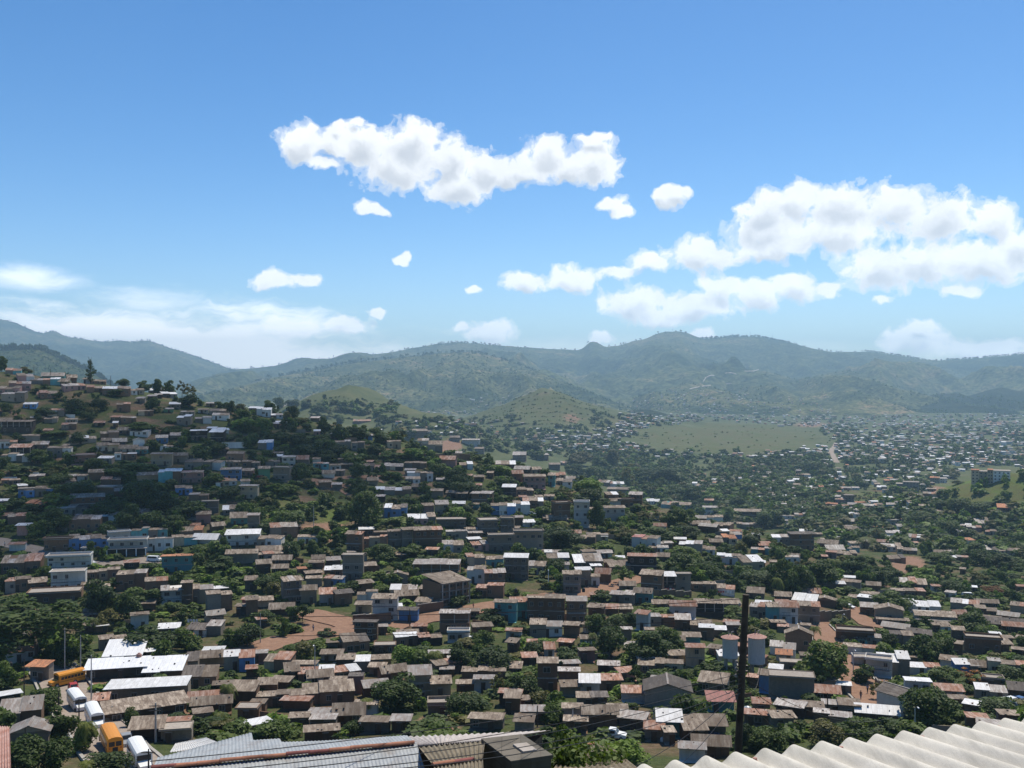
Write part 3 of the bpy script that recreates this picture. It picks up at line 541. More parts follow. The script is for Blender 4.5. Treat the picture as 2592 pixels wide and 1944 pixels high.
# ------------------------------------------------------------------ houses: picture measurements of each one (left right rooftop eave base wall roof options)
# each row was read off an enlarged piece of the photograph; the tile's corner and scale turn it into photo pixels
HT = [
(0, 1400, 3.049, """20 300 20 95 175 b b;365 680 35 60 165 w f 3;390 640 150 180 320 w f;220 600 320 350 440 b f;230 360 185 235 300 b b;50 230 215 245 330 b b;680 915 135 165 230 b b;905 1120 170 210 310 b b y12;1125 1290 205 245 330 b b;1400 1480 225 250 420 b b;1250 1410 255 300 420 w g;1420 1640 275 315 410 c b;1600 1790 320 355 470 b b y8;1890 1982 195 235 310 c b;1900 1990 345 385 500 b b;1245 1475 25 45 165 t t;1745 1982 -10 25 110 c b;1070 1190 385 445 475 b b;1015 1145 475 505 610 w b;1220 1380 555 605 660 b z;1440 1700 545 605 665 w z y-10;1350 1490 655 705 740 b t;750 835 585 600 640 b z;780 980 645 690 760 w b;40 300 740 800 870 w t;195 350 830 890 1000 c t;800 1085 712 845 890 d q y-5;1005 1215 700 800 850 c q y9;665 1120 842 925 1010 c q y-4;1105 1395 805 925 1005 b q y-9;820 1420 1000 1078 1190 c z y-4 U;835 1455 1110 1215 1290 b b y10 U;1290 1520 800 895 930 b d;1515 1750 755 815 880 y b;1730 1960 760 830 930 u r;1400 1660 900 1020 1060 b b;1900 1982 880 920 990 b r;1770 1960 985 1085 1190 b b;1460 1770 1100 1180 1230 b b;1000 1250 1330 1450 1480 d b;1235 1465 1320 1390 1470 c f;1815 1982 1195 1245 1300 b f;0 300 1130 1285 1350 c g;85 360 1280 1415 1560 c g G;720 830 1100 1170 1230 c r;1480 1780 1190 1225 1260 b b;1500 1640 1280 1300 1330 c b"""),
(650, 1400, 3.049, """0 200 0 25 80 c b;120 265 35 70 120 b b;0 110 75 100 180 b b;115 240 125 150 190 b b;425 525 35 60 100 c b;540 650 30 65 110 b r;400 515 80 105 145 b g;520 660 105 145 190 b z;380 510 148 175 220 b b;320 385 135 155 190 p t;655 815 30 50 225 c f;815 925 75 110 170 b b;210 360 195 240 400 c b 3;380 500 190 215 280 c b;335 460 280 315 420 y b;505 655 180 215 280 u r;485 612 285 345 420 w r O;612 750 305 345 430 b d;0 125 345 385 440 y b y-15;100 285 415 460 500 b b S;755 880 390 425 490 y b;775 930 305 330 385 w b;885 1080 340 385 550 w b y-14 3;1085 1235 420 450 540 u d;790 910 210 245 320 b b y20;1010 1165 140 180 250 c b G;1205 1560 60 110 200 b g O;1025 1230 245 300 350 b z;1070 1250 300 340 395 b b;1245 1380 280 315 380 c b;1215 1335 365 410 450 w b;1335 1430 390 415 440 b b;1620 1760 15 45 115 c b;1770 1900 35 65 125 t r;1905 2090 15 55 215 c z;1620 1760 125 160 255 w g;1762 1920 128 165 270 b g;1645 1760 300 335 420 p r;1690 1900 265 300 370 b r;1410 1640 465 505 640 b g O;1470 1640 600 630 700 w f;1670 1825 540 580 640 b b;1825 2000 390 420 560 t b;740 920 545 570 700 b d 3;845 940 515 535 570 b g;665 870 655 730 810 b b;905 1070 755 765 820 b f;1070 1250 680 720 750 b z;1085 1250 635 680 700 b b;1255 1440 635 680 740 d b;940 1010 590 610 640 b g;490 660 780 825 855 w b;50 265 790 860 930 b b y-10;220 330 855 940 1010 b b;325 590 885 945 1020 b z;615 870 815 870 940 d z;862 1040 825 870 910 y r;585 800 910 970 990 b r;560 815 965 1005 1110 p b;395 590 940 985 1030 w b;95 245 965 1020 1080 b b y-10;0 150 1020 1085 1120 b b;0 365 1090 1125 1200 b b;360 750 1040 1145 1200 b b y6;860 990 905 950 970 c b;965 1170 905 970 1000 b b S;830 1030 975 1045 1130 b b;1175 1350 890 980 1150 y g 3;1340 1500 970 1045 1150 y b;1320 1490 1145 1205 1270 c f;1370 1590 885 935 960 b r;1415 1520 935 960 990 b g;1480 1590 835 880 920 b g;1580 1920 905 960 1000 b b;1675 1830 945 985 1080 w g;1540 1680 1005 1045 1090 b g;1915 2000 655 700 770 b b;1920 2040 840 900 960 p b;1910 2030 1060 1140 1250 b b;180 400 1175 1215 1250 b b;-60 50 1200 1235 1270 b b;250 395 1270 1300 1370 c b;390 590 1225 1265 1350 c g;590 830 1200 1310 1340 b b S;370 635 1395 1460 1480 b b;1630 1890 1285 1345 1390 c b y-8;790 1010 1330 1370 1420 c b;1030 1180 1330 1395 1410 b g;410 600 1340 1385 1400 c g"""),
(1300, 1400, 3.049, """110 240 60 105 165 w b;260 430 15 60 105 w b;350 430 85 110 160 w b;380 520 150 185 320 c b;485 605 135 165 280 c z;600 665 170 195 270 w b;470 690 25 100 130 b b;500 600 70 105 140 p b;650 765 0 30 60 w g;600 680 105 125 150 b z;700 770 65 95 130 y b;740 910 55 110 150 b b;630 745 135 175 250 b r;880 1100 10 40 170 d r;1100 1200 25 50 80 c b;970 1140 160 205 330 b b;1115 1255 160 205 320 d z O;1255 1375 188 205 335 c f;1570 1760 15 45 90 w z;1770 1940 30 95 150 y b;1380 1565 238 260 320 b r;1570 1705 255 295 340 w g;1800 1930 270 325 360 c b;735 930 305 345 400 c g;925 1065 305 345 430 t b;100 390 335 370 550 b b;275 420 315 365 385 b r;410 565 350 395 560 b g;-20 130 365 410 525 t b;565 690 405 445 520 b b;690 810 430 475 500 b r;825 920 420 465 500 b b;930 1030 450 490 605 w r;1070 1205 375 415 450 c r;1210 1410 370 415 510 w r;1405 1625 370 410 510 d b O;1615 1755 370 420 450 b b;1030 1255 485 520 580 b r;1250 1365 470 525 600 b g;125 375 530 585 665 w g;380 500 545 580 660 b b;1365 1530 540 580 610 b b;1435 1550 570 605 690 b z;1310 1445 620 665 720 t b;1335 1480 720 760 900 y b 2;1185 1350 760 810 860 y b;1255 1325 650 695 740 p b;1490 1580 735 775 850 p b;1650 1750 535 565 640 c g;1590 1740 785 845 880 w z;835 915 595 615 705 c g;1015 1085 640 660 690 b b;860 960 715 775 810 b b;520 640 660 700 735 t b;515 640 745 775 860 p b;240 320 690 755 825 w r;70 185 810 860 885 b r;185 340 835 890 1100 b b;345 510 890 930 1000 b b;370 525 995 1055 1115 y b;510 665 930 1010 1110 w z;665 840 955 1015 1110 c r;650 815 845 890 945 d g;820 960 890 940 1000 p r;960 1305 880 910 945 b r;1015 1370 915 1080 1200 c d G;1425 1640 930 1030 1115 y b;840 1015 1045 1115 1180 w r;1890 2000 905 960 1090 u g;1500 1710 1110 1205 1250 t k;490 610 1125 1180 1210 c g;605 730 1135 1190 1205 b d;380 535 1180 1230 1350 w b;535 805 1200 1280 1400 b b;800 1015 1230 1300 1395 c g;1010 1160 1320 1400 1460 c r;1110 1300 1210 1325 1450 t z;1320 1500 1300 1440 1480 b b y8;1400 1650 1240 1350 1440 c b y6;60 240 1205 1265 1340 b b;0 150 1315 1390 1420 c b;55 140 1140 1185 1220 p b;1170 1250 1395 1430 1500 c b;1385 1670 1470 1550 1600 b b S;1280 1480 1540 1610 1640 w g;390 570 1330 1385 1415 b b;1780 1980 1265 1320 1360 c r;1800 1980 975 1010 1040 b r;1850 1982 1160 1220 1250 c r;1555 1640 600 640 670 c z;1820 1982 400 440 520 c b"""),
(1950, 1400, 3.05, """0 100 60 80 120 c b;105 220 15 35 85 w g;545 690 210 235 305 c b;415 580 235 265 300 b b;235 390 290 325 350 b r S;35 160 320 365 400 b b;45 215 380 410 450 b r;75 215 425 440 560 w r;-20 75 395 440 550 t b;170 350 340 410 440 b z;220 380 395 440 565 c b;330 505 360 400 435 b b G;595 780 345 375 400 w z;690 830 310 335 365 b b;815 1020 395 460 560 y b G;700 830 395 440 500 b b;830 1065 505 530 580 c b O;1040 1305 385 440 475 w z;950 1190 280 310 355 b b;1010 1205 195 255 300 b b;1130 1430 475 530 565 w b A;1260 1400 550 595 625 b t;1400 1600 370 415 450 c b;1590 1760 385 415 450 c b;1860 2000 385 420 470 y b;1640 1770 490 525 560 w b;1590 1750 445 480 500 b d;1760 1910 465 490 540 b b;1680 1950 515 580 605 b d S;1800 1970 595 620 640 b b;520 800 600 625 715 b f;670 850 665 700 725 t b;575 830 715 755 815 w b;650 780 820 835 880 w f;935 1100 625 665 740 b b;860 1060 585 612 640 b b;1060 1240 590 640 690 d d;740 930 805 850 965 w f 2;850 1075 775 860 965 c z;1080 1310 850 900 965 w r;1310 1430 840 890 920 w b;1440 1640 865 930 960 u z;1550 1740 850 900 955 b r;1700 1990 830 875 970 y b;1410 1500 570 610 700 c b;1380 1475 690 725 830 b b;1520 1780 650 690 800 b f;1750 1870 650 720 760 b b;120 320 600 640 760 b b G;10 120 535 560 610 c b;60 310 580 605 640 b b;0 190 700 755 800 w b;45 165 755 805 870 w t;80 250 850 880 965 c f;-10 90 905 950 985 u z;0 340 972 988 1150 c f;340 540 1020 1095 1160 d r;410 620 1015 1030 1090 c d;955 1175 985 1110 1275 w d G y38;1290 1490 1040 1105 1160 w r;1600 1820 1040 1110 1155 c b;1650 1800 1000 1015 1060 c f;1850 1990 1005 1085 1160 b d;1390 1530 1110 1145 1205 b b;30 250 1175 1240 1295 d b;240 410 1190 1250 1300 b b;410 690 1165 1225 1275 c g;670 985 1205 1265 1330 c z S;340 620 1285 1340 1385 b g;20 200 1265 1335 1390 c b;1490 1600 1180 1230 1260 c z;1040 1150 810 840 870 c r;1300 1420 1000 1020 1050 c b"""),
(0, 900, 3.19, """50 165 130 155 175 t g;150 270 150 178 225 p b;80 240 220 245 300 p g;340 510 160 185 200 t g;250 350 195 215 245 c g;355 480 205 222 262 t g;470 550 195 215 250 y b;545 620 170 190 245 b b S;660 722 175 192 225 w b;520 690 240 262 295 p r;740 850 200 218 235 b b;835 1045 265 290 338 b z;705 833 265 287 322 b b;1060 1165 275 290 322 y b;-10 150 260 285 330 p b;20 195 330 347 405 c g;300 385 335 350 372 p r;330 460 295 322 362 b b;190 290 385 402 432 u z;1255 1310 340 350 372 b g;1310 1430 318 336 348 c z;1615 1710 280 295 312 c g;1200 1350 235 262 278 b z;1840 1960 330 350 378 c b;1970 2074 375 390 412 b g;1095 1160 370 386 422 c g;945 1050 410 427 482 b r;1370 1455 405 426 462 c z;1660 1730 398 406 432 c g;1600 1680 440 452 482 w b;1690 1820 440 460 492 b b;1325 1400 460 472 492 g g;1120 1235 455 468 494 b b;385 510 487 502 542 w g;530 620 508 520 553 w b;500 610 555 572 612 b b;360 460 535 552 582 c b;250 355 535 550 570 b b;15 245 565 582 665 d b O;0 95 530 552 568 c b;1430 1540 518 536 592 c z;1580 1705 522 537 572 w g;1715 1845 490 512 552 w b;1460 1565 470 480 500 c g;980 1095 500 514 552 b b;880 960 520 535 572 c b;820 955 620 640 684 b b;955 1050 630 646 682 c b;1050 1195 640 655 692 w b;1260 1350 655 670 722 u g;1375 1470 660 690 722 c g;1535 1665 635 646 722 d z;1690 1800 632 666 742 d z;1670 1810 600 615 632 c z;155 310 685 700 742 c b;-10 130 720 740 785 c g;80 240 735 770 832 d r O;250 380 740 775 800 b b;390 565 750 766 832 c b;570 770 685 710 752 c b;915 1020 683 706 742 c g;820 910 685 696 732 b b;1080 1165 690 706 765 w g G;790 880 725 741 792 w b;870 955 748 766 822 y b;960 1100 750 776 815 w b;930 1095 825 837 882 w b;585 770 808 820 882 p f;790 905 835 856 902 b r;15 245 835 851 902 w b;1100 1190 785 800 845 t b;1215 1380 808 826 912 y b y-10;1295 1395 768 780 806 w g;1390 1510 825 841 902 c b;1490 1628 850 871 932 c b;1632 1785 850 871 932 c b y-8;1830 1965 780 802 862 b b;1830 1940 868 882 915 c b;1280 1460 928 955 1035 t z y-12;1465 1630 945 966 1052 p b;1110 1275 970 990 1045 y b;820 965 983 1011 1062 b g;745 915 1055 1075 1152 c f;630 710 965 980 1025 w b;720 830 950 968 1035 b b;240 350 970 991 1022 b g;480 610 995 1030 1062 b b;20 155 1010 1026 1062 b b;160 415 1072 1102 1150 u b;155 335 1105 1116 1172 y f;1780 1940 910 931 1012 u b;1945 2040 940 966 1012 p b;1950 2090 875 891 932 w b;1745 1915 1048 1076 1102 w r;1925 2070 1078 1091 1195 y g;1420 1550 1090 1116 1162 u b;1530 1680 1130 1146 1192 b b;200 340 1185 1221 1252 b t;580 835 1145 1186 1275 b b;930 1030 1118 1131 1192 b g;460 690 1235 1266 1322 c g;565 800 1318 1360 1445 b b y-8;0 150 1265 1290 1330 b b;70 200 1310 1341 1402 b r;130 255 1378 1399 1482 p z;1080 1210 1240 1276 1312 w r;815 945 1290 1326 1345 b g;1585 1700 1290 1306 1385 p b;1510 1590 1310 1336 1372 b g;1630 1760 1190 1202 1292 c f;1800 1940 1230 1276 1294 c z;1860 1990 1290 1338 1402 t b;1995 2090 1308 1331 1445 c g;1455 1630 1400 1441 1482 b t;1545 1750 1450 1505 1555 w z S;1715 1820 1385 1411 1452 b b;1820 2090 1430 1481 1580 w z;570 870 1450 1491 1565 u b;350 565 1480 1500 1595 b f;885 1055 1428 1440 1520 w f;1065 1340 1435 1456 1535 t b;875 1175 1528 1541 1642 w f A;1180 1390 1520 1531 1625 w b;1400 1590 1490 1516 1575 t b;1830 2090 1580 1621 1665 c b;650 700 1590 1600 1635 w f"""),
(650, 900, 3.19, """0 115 440 460 512 w z;115 210 485 500 524 b z;430 500 500 515 542 c g;125 190 562 576 612 b g;10 125 713 741 795 u z;1250 1390 610 632 684 b b;780 920 540 556 572 b r;1300 1385 685 706 752 w g;1390 1500 710 736 774 w b;1560 1640 675 691 722 b b;1655 1800 702 714 762 w g;1755 1830 755 771 824 c b;870 935 660 671 704 u g;620 760 700 716 762 c b;765 865 710 722 782 c g;1055 1165 710 722 772 y b;1470 1600 835 861 914 p r;1640 1745 860 886 918 w r;1930 2090 870 906 924 b r;125 220 808 821 840 w g;205 310 825 841 924 w g;320 415 812 841 884 c r;445 510 835 851 884 w b;70 190 880 895 915 c b;15 105 930 945 1022 g b;110 250 925 937 1034 c f;590 680 893 906 952 w b;455 580 880 891 934 t g;655 790 850 866 892 b b;690 780 900 915 935 b b;410 528 955 971 1024 u b;532 630 940 961 1004 w b;630 700 945 961 998 c b;860 1010 890 916 952 c b;1030 1180 890 921 952 d g;1190 1370 880 896 920 b b;1215 1320 965 979 1032 w z;1325 1425 970 986 1042 b b;1205 1320 1020 1046 1062 c b;955 1245 1088 1120 1150 b z;1250 1350 1055 1075 1125 c b;1400 1500 1085 1106 1162 c b;1450 1560 1010 1026 1082 c r;1755 1835 990 1010 1035 b b;955 1210 1202 1241 1305 u z;1225 1445 1283 1326 1385 p z;1345 1440 1200 1226 1292 p b;1445 1550 1185 1226 1312 y r;1580 1680 1185 1211 1242 c z;1720 1895 1133 1156 1242 b g;1525 1700 1130 1146 1192 d b;1980 2090 1058 1086 1164 d z;1890 2090 1198 1226 1292 u b;1740 1790 1235 1250 1284 t g;1450 1690 1345 1361 1424 c f;1800 1960 1325 1352 1462 c f;1960 2070 1320 1340 1470 c f 3;1870 2080 1462 1474 1595 c f 2;1935 2035 1293 1308 1322 c z;710 845 1430 1461 1595 b b y-10;950 1062 1428 1441 1515 c b;1065 1178 1425 1446 1562 c b;1180 1268 1410 1436 1562 c g;1272 1500 1405 1441 1565 b b;1530 1700 1428 1446 1515 c z;1500 1670 1508 1552 1605 w z;1690 1780 1400 1421 1455 w b;1710 1825 1458 1476 1500 b g;1740 1870 1498 1531 1575 p g;115 330 1393 1441 1515 b r;0 200 1468 1501 1565 w b;330 495 1458 1481 1535 b b;0 260 1568 1611 1662 b b;840 1050 1498 1516 1585 b r;710 800 1588 1604 1640 w g"""),
(1300, 900, 3.19, """-10 100 783 816 864 b g;200 290 806 821 862 b g;290 380 873 891 934 b b;380 430 863 879 900 b z;0 130 908 931 950 b b;135 235 900 926 960 b r;85 260 968 991 1085 p b;-10 80 943 965 1035 b r;275 330 960 985 1065 t b;345 470 1018 1046 1085 w b;265 420 958 986 1014 b r;400 510 973 1001 1024 c b;15 165 1068 1091 1138 b r;45 240 1138 1156 1204 b b;250 330 1138 1156 1184 w b;75 240 1183 1216 1262 b b;0 130 1208 1236 1305 w b;340 480 1205 1222 1380 b f;485 612 1207 1222 1402 w f 3;270 440 1293 1331 1362 b b;240 340 1325 1366 1384 b b;80 175 1333 1361 1404 w z;5 80 1318 1338 1404 b g;780 895 1023 1046 1072 w z;670 770 1005 1031 1054 b b;750 930 1063 1086 1124 c b;930 1035 1103 1131 1205 b g;750 850 1118 1146 1184 b z;780 870 1175 1186 1224 w b;845 975 1163 1176 1235 b f;735 905 1226 1251 1355 w b;1190 1340 1173 1206 1235 t b;1080 1190 1163 1188 1210 c z;1340 1450 1193 1221 1264 t b;1540 1615 1168 1186 1224 b r;1530 1670 1223 1241 1294 w g O;1560 1690 1290 1311 1354 w b;1470 1555 1318 1338 1360 b b;1410 1590 1353 1385 1405 b b;1592 1750 1356 1386 1414 b b;1490 1640 1398 1421 1474 b g;1620 1750 1418 1441 1484 b r;1722 1850 1433 1461 1495 u g;1690 1800 1453 1486 1534 y t;1585 1690 1478 1511 1555 b b;1780 2000 1258 1286 1334 b b;1800 1900 1348 1366 1404 c b;1905 2010 1353 1370 1404 b b;530 660 1468 1501 1545 b b;590 765 1433 1451 1494 c g;695 760 1488 1505 1520 b z;945 1160 1468 1500 1575 w k y-14;1335 1520 1503 1536 1594 c z;1470 1625 1543 1576 1624 w b;1100 1250 1568 1591 1624 b b;0 245 1438 1451 1585 c f;560 670 1578 1601 1645 w b;680 800 1583 1611 1652 w g;250 390 1588 1611 1640 c g;1645 1830 1613 1640 1700 w z;1985 2090 1500 1541 1580 b b;1920 2090 1573 1591 1625 t g;1160 1290 1528 1545 1565 b g"""),
(1950, 900, 3.19, """600 682 1140 1150 1208 c f 4;525 605 1162 1175 1205 p r;690 770 1183 1196 1215 b t;165 370 1450 1475 1595 b d;20 160 1450 1481 1525 w z;310 440 1428 1445 1465 p b;380 540 1488 1526 1564 b b S;455 600 1538 1581 1604 b b S;620 720 1545 1565 1595 t b;905 1055 1523 1556 1595 w b;1030 1180 1548 1576 1604 b b;580 740 1378 1411 1425 b b S;600 720 1338 1366 1385 g g;860 950 1488 1505 1530 b b;1090 1250 1438 1471 1500 w g;1535 1620 1368 1386 1410 w z;1680 1790 1308 1368 1390 c g;1690 1900 1533 1590 1615 c g;530 700 1588 1621 1645 b b;105 230 1603 1631 1664 w b;950 1090 1618 1651 1680 b b;1460 1600 1620 1640 1668 b r;1840 1970 1222 1262 1318 p t;1480 1560 1420 1440 1480 c g;740 860 1205 1222 1240 w g;940 1040 1205 1225 1255 t g;960 1040 1330 1345 1385 w f;430 540 1190 1205 1220 b t;200 300 1285 1300 1330 c g;80 260 1290 1300 1325 w g;70 140 1335 1345 1370 w z;1240 1370 1100 1120 1150 b b;1590 1700 1380 1400 1430 p r;1740 1850 1420 1440 1465 c r;1870 1990 1560 1590 1620 c b;1400 1480 1570 1590 1620 w b;1290 1400 1580 1600 1630 b b;230 330 1440 1458 1480 w z;1290 1362 978 992 1032 y t;1368 1432 993 1002 1035 w g"""),
]
HOUSES = []
for ox, oy, sc, s in HT:
    for row in s.replace('\n', '').split(';'):
        t = row.split(); x0, x1, yt, ye, yb = map(float, t[:5])
        HOUSES.append(dict(x0=ox + x0 / sc, x1=ox + x1 / sc, yt=oy + yt / sc, ye=oy + ye / sc, yb=oy + yb / sc, w=t[5], r=t[6], o=t[7:]))

BOXES = []          # picture rectangles the planting keeps clear
def slab(mb, x0, x1, y0, y1, za, zb, th, mat, n=1, over=.22):
    """sheets of a roof: front edge height za at y0, back edge height zb at y1"""
    s = (zb - za) / max(y1 - y0, .1); ws = sorted([x0 - over] + [x0 + (x1 - x0) * (i + random.uniform(-.2, .2)) / n for i in range(1, n)] + [x1 + over])
    for i, (a, b2) in enumerate(zip(ws[:-1], ws[1:])):
        ya, yb = y0 - over * random.uniform(.8, 1.7), y1 + over; dz = random.uniform(-.06, .1) if n > 1 else 0
        A, B = za + s * (ya - y0) + dz, zb + s * (yb - y1) + dz + (random.uniform(-.12, .12) if n > 1 else 0)
        if i: a += .004
        for _ in range(random.choice((0, 0, 1, 2, 3)) if b2 - a > 1.2 else 0):
            sx_, t_ = random.uniform(a + .2, b2 - .4), random.random(); sy_, sz_ = ya + (yb - ya) * t_, A + (B - A) * t_ + th; q_ = random.uniform(.14, .34)
            mb.box(sx_, sx_ + q_, max(ya, sy_ - q_), sy_, sz_ - .02, sz_ + q_ * .55, random.choice((M_DARK, M_CONC, W['b'], W['c'])))
        mt = mat if random.random() < .78 else ROOF[random.choice('bgrb')] if mat in (ROOF['b'], ROOF['r'], ROOF['g']) else mat
        mb.hexa([(a, ya, A), (b2, ya, A), (b2, yb, B), (a, yb, B), (a, ya, A + th), (b2, ya, A + th), (b2, yb, B + th), (a, yb, B + th)], mt)
def window_geo(x, z, w, h, y=0.0, bars=True):
    mb = MB(); t = .07
    mb.box(x - w / 2, x + w / 2, y - .03, y + .05, z, z + h, M_GLASS)
    for a, b2, c, d in ((x - w / 2 - t, x + w / 2 + t, z - t, z), (x - w / 2 - t, x + w / 2 + t, z + h, z + h + t), (x - w / 2 - t, x - w / 2, z, z + h), (x + w / 2, x + w / 2 + t, z, z + h)):
        mb.box(a, b2, y - .07, y + .04, c, d, M_FRAME)
    if bars: mb.box(x - .03, x + .03, y - .05, y, z, z + h, M_FRAME)
    return mb
def house_geo(h, detail=True):
    """parts of one house in its own space (x along the front, y away from the street, z up)"""
    d, Wd, H, Dp, rise = h['d'], h['W'], h['H'], h['D'], h['rise']; o = h['o']; wm, rm = W[h['w']], ROOF[h['r']]
    x0, x1 = -Wd / 2, Wd / 2; wall = MB(); roof = MB(); parts = []; bot = -h['sink']
    flat = h['r'] == 'f'; ns = h['ns']
    porch = 'O' in o or 'A' in o; zt = H; zp = 0.0
    if 'O' in o:                                          # open upper floor or porch on posts
        zp = H - 2.5 if H > 4 else bot
    if 'G' in o:
        rz = H + max(.9, rise if rise > .5 else Wd * .2)
        wall.hexa([(x0, 0, bot), (x1, 0, bot), (x1, Dp, bot), (x0, Dp, bot), (x0, 0, H), (x1, 0, H), (x1, Dp, H), (x0, Dp, H)], wm)
        for y, s in ((0.002, 1), (Dp - .002, -1)):
            q = [(x0, y, H), (x1, y, H), (0, y, rz)]; wall.face(q if s > 0 else q[::-1], wm)
        ov, th = .35, .09; sl = (rz - H) / (Wd / 2)
        for s in (-1, 1):
            e = s * (Wd / 2 + ov); ze = H - sl * ov
            p = [(e, -ov, ze), (0, -ov, rz), (0, Dp + ov, rz), (e, Dp + ov, ze)]
            if s > 0: p = [p[1], p[0], p[3], p[2]]
            roof.hexa(p + [(a, b2, c + th) for a, b2, c in p], rm)
        roof.box(-.18, .18, -ov, Dp + ov, rz + th * .6, rz + th + .05, ROOF['g'])
    elif h['seg']:
        for a, b2, dy, dh, mt, wk in h['seg']:
            wall.hexa([(a, dy, bot), (b2, dy, bot), (b2, Dp, bot), (a, Dp, bot), (a, dy, H + dh), (b2, dy, H + dh), (b2, Dp, H + dh + rise), (a, Dp, H + dh + rise)], wm if wk == h['w'] else W[wk])
            slab(roof, a + .02, b2 - .02, dy, Dp, H + dh, H + dh + rise, .07, ROOF[mt], 1 if b2 - a < 4 else random.choice((1, 2)), .16)
    else:
        back = H + rise if not flat and 'S' not in o else H
        if zp > bot + .1 or zp == bot and porch and 'O' in o:
            if zp > bot + .1: wall.box(x0, x1, 0, Dp, bot, zp, wm)
            wall.hexa([(x0, Dp * .45, max(zp, bot) + .002), (x1, Dp * .45, max(zp, bot) + .002), (x1, Dp, max(zp, bot) + .002), (x0, Dp, max(zp, bot) + .002), (x0, Dp * .45, H + (back - H) * .45), (x1, Dp * .45, H + (back - H) * .45), (x1, Dp, back), (x0, Dp, back)], wm)
        else:
            wall.hexa([(x0, 0, bot), (x1, 0, bot), (x1, Dp, bot), (x0, Dp, bot), (x0, 0, H), (x1, 0, H), (x1, Dp, back), (x0, Dp, back)], wm)
        if flat:
            roof.box(x0 - .12, x1 + .12, -.12, Dp + .12, H + .002, H + .16, rm)
            for a, b2, c, e in ((x0 - .1, x1 + .1, -.1, .06), (x0 - .1, x1 + .1, Dp - .06, Dp + .1), (x0 - .1, x0 + .06, .062, Dp - .062), (x1 - .06, x1 + .1, .062, Dp - .062)):
                roof.box(a, b2, c, e, H + .162, H + .162 + h['par'], wm)
        elif 'S' in o:
            rz = H + max(.8, rise + .4)
            for y0, y1, za, zb in ((0, Dp / 2, H, rz), (Dp, Dp / 2, H, rz)):
                if y1 > y0: slab(roof, x0, x1, y0, y1 - .25, za, zb, .09, rm, 1 + int(Wd > 9), .28)
                else:
                    roof.hexa([(x0 - .28, y1, rz - .02), (x1 + .28, y1, rz - .02), (x1 + .28, y0 + .3, H - .1), (x0 - .28, y0 + .3, H - .1), (x0 - .28, y1, rz + .07), (x1 + .28, y1, rz + .07), (x1 + .28, y0 + .3, H), (x0 - .28, y0 + .3, H)], rm)
            for x in (x0 + .002, x1 - .002): wall.face([(x, 0, H), (x, Dp, H), (x, Dp / 2, rz)], wm)
        else:
            slab(roof, x0, x1, 0, Dp, H, back, .08, rm, 1 if Wd < 5.5 else random.choice((1, 2, 2, 3)), .22)
    parts.append(('wall', wall)); parts.append(('roof', roof))
    if not detail: return parts
    if ns >= 2 and 'O' not in o:
        for s in range(1, ns):
            z = H * s / ns; wall.box(x0 - .04, x1 + .04, -.05, -.002, z - .1, z + .08, M_CONC)
        if h['balc']:
            z = H * (ns - 1) / ns; mb = MB(); bx0, bx1 = x0 + Wd * .08, x0 + Wd * random.choice((.55, .92))
            mb.box(bx0, bx1, -.95, -.055, z - .09, z + .07, M_CONC)
            mb.box(bx0, bx1, -.95, -.9, z + .95, z + 1.02, M_IRON)
            for i in range(int((bx1 - bx0) / .45) + 1): mb.box(bx0 + i * .45, bx0 + i * .45 + .04, -.94, -.9, z + .07, z + .95, M_IRON)
            parts.append(('balcony', mb))
    sh = H / ns; nw = 0
    if porch:
        z0 = max(zp, bot); z1 = H
        if 'A' in o: z0, z1 = bot, H / ns - .15
        n = max(2, int(Wd / 2.6)) + 1
        for i in range(n):
            x = x0 + .15 + (Wd - .3) * i / (n - 1); mb = MB()
            if 'A' in o:
                mb.box(x - .14, x + .14, -1.5, -1.25, z0, z1, M_WHITE)
            else: mb.box(x - .11, x + .11, .08, .3, z0 + .004, z1 - .002, M_CONC)
            parts.append(('post', mb))
        if 'A' in o:
            mb = MB(); mb.box(x0 - .2, x1 + .2, -1.55, -.06, z1 + .002, z1 + .2, M_CONC); parts.append(('balcony', mb))
            mb = MB(); mb.box(x0, x1, -.03, .05, z0 + .3, z1 - .2, M_GLASS); parts.append(('shopfront', mb))
        elif zp > 0:
            mb = MB(); mb.box(x0, x1, .1, .18, zp + .85, zp + .93, M_CONC); parts.append(('railing', mb))
    if 'G' in o and h['w'] == 'c' and h['r'] == 'd': return parts      # the blank-fronted warehouse
    if h['blank'] and ns < 2: return parts
    door_x = random.uniform(-.28, .28) * Wd
    for s in range(ns):
        if 'O' in o and s == ns - 1 and zp > 0: continue
        if 'A' in o and s == 0: continue
        k = max(1, min(4, int(Wd / 2.5))); zb = sh * s
        for i in range(k):
            x = x0 + Wd * (i + .5) / k + random.uniform(-.2, .2); 
            if s == 0 and abs(x - door_x) < 1.1: continue
            yw = next((q[2] for q in h['seg'] if q[0] - .1 <= x <= q[1] + .1), 0.0) if h['seg'] else 0.0
            if random.random() < .18 or nw >= 9: continue
            ww, hh = random.choice(((.9, .95), (1.1, 1.0), (.8, 1.1), (1.3, 1.0))); hh = min(hh, sh * .45); ww = min(ww, Wd / k * .6)
            parts.append(('window', window_geo(x, zb + sh * .38, ww, hh, yw))); nw += 1
        if s == 0 and sh > 1.9:
            yw = next((q[2] for q in h['seg'] if q[0] <= door_x <= q[1]), 0.0) if h['seg'] else 0.0
            mb = MB(); mb.box(door_x - .45, door_x + .45, yw - .045, yw + .04, 0.0, min(2.05, sh * .85), M_DOOR)
            mb.box(door_x - .53, door_x + .53, yw - .07, yw + .03, min(2.05, sh * .85), min(2.05, sh * .85) + .09, M_FRAME); mb.box(door_x + .3, door_x + .36, yw - .09, yw - .046, .95, 1.02, M_IRON)
            parts.append(('door', mb))
    return parts

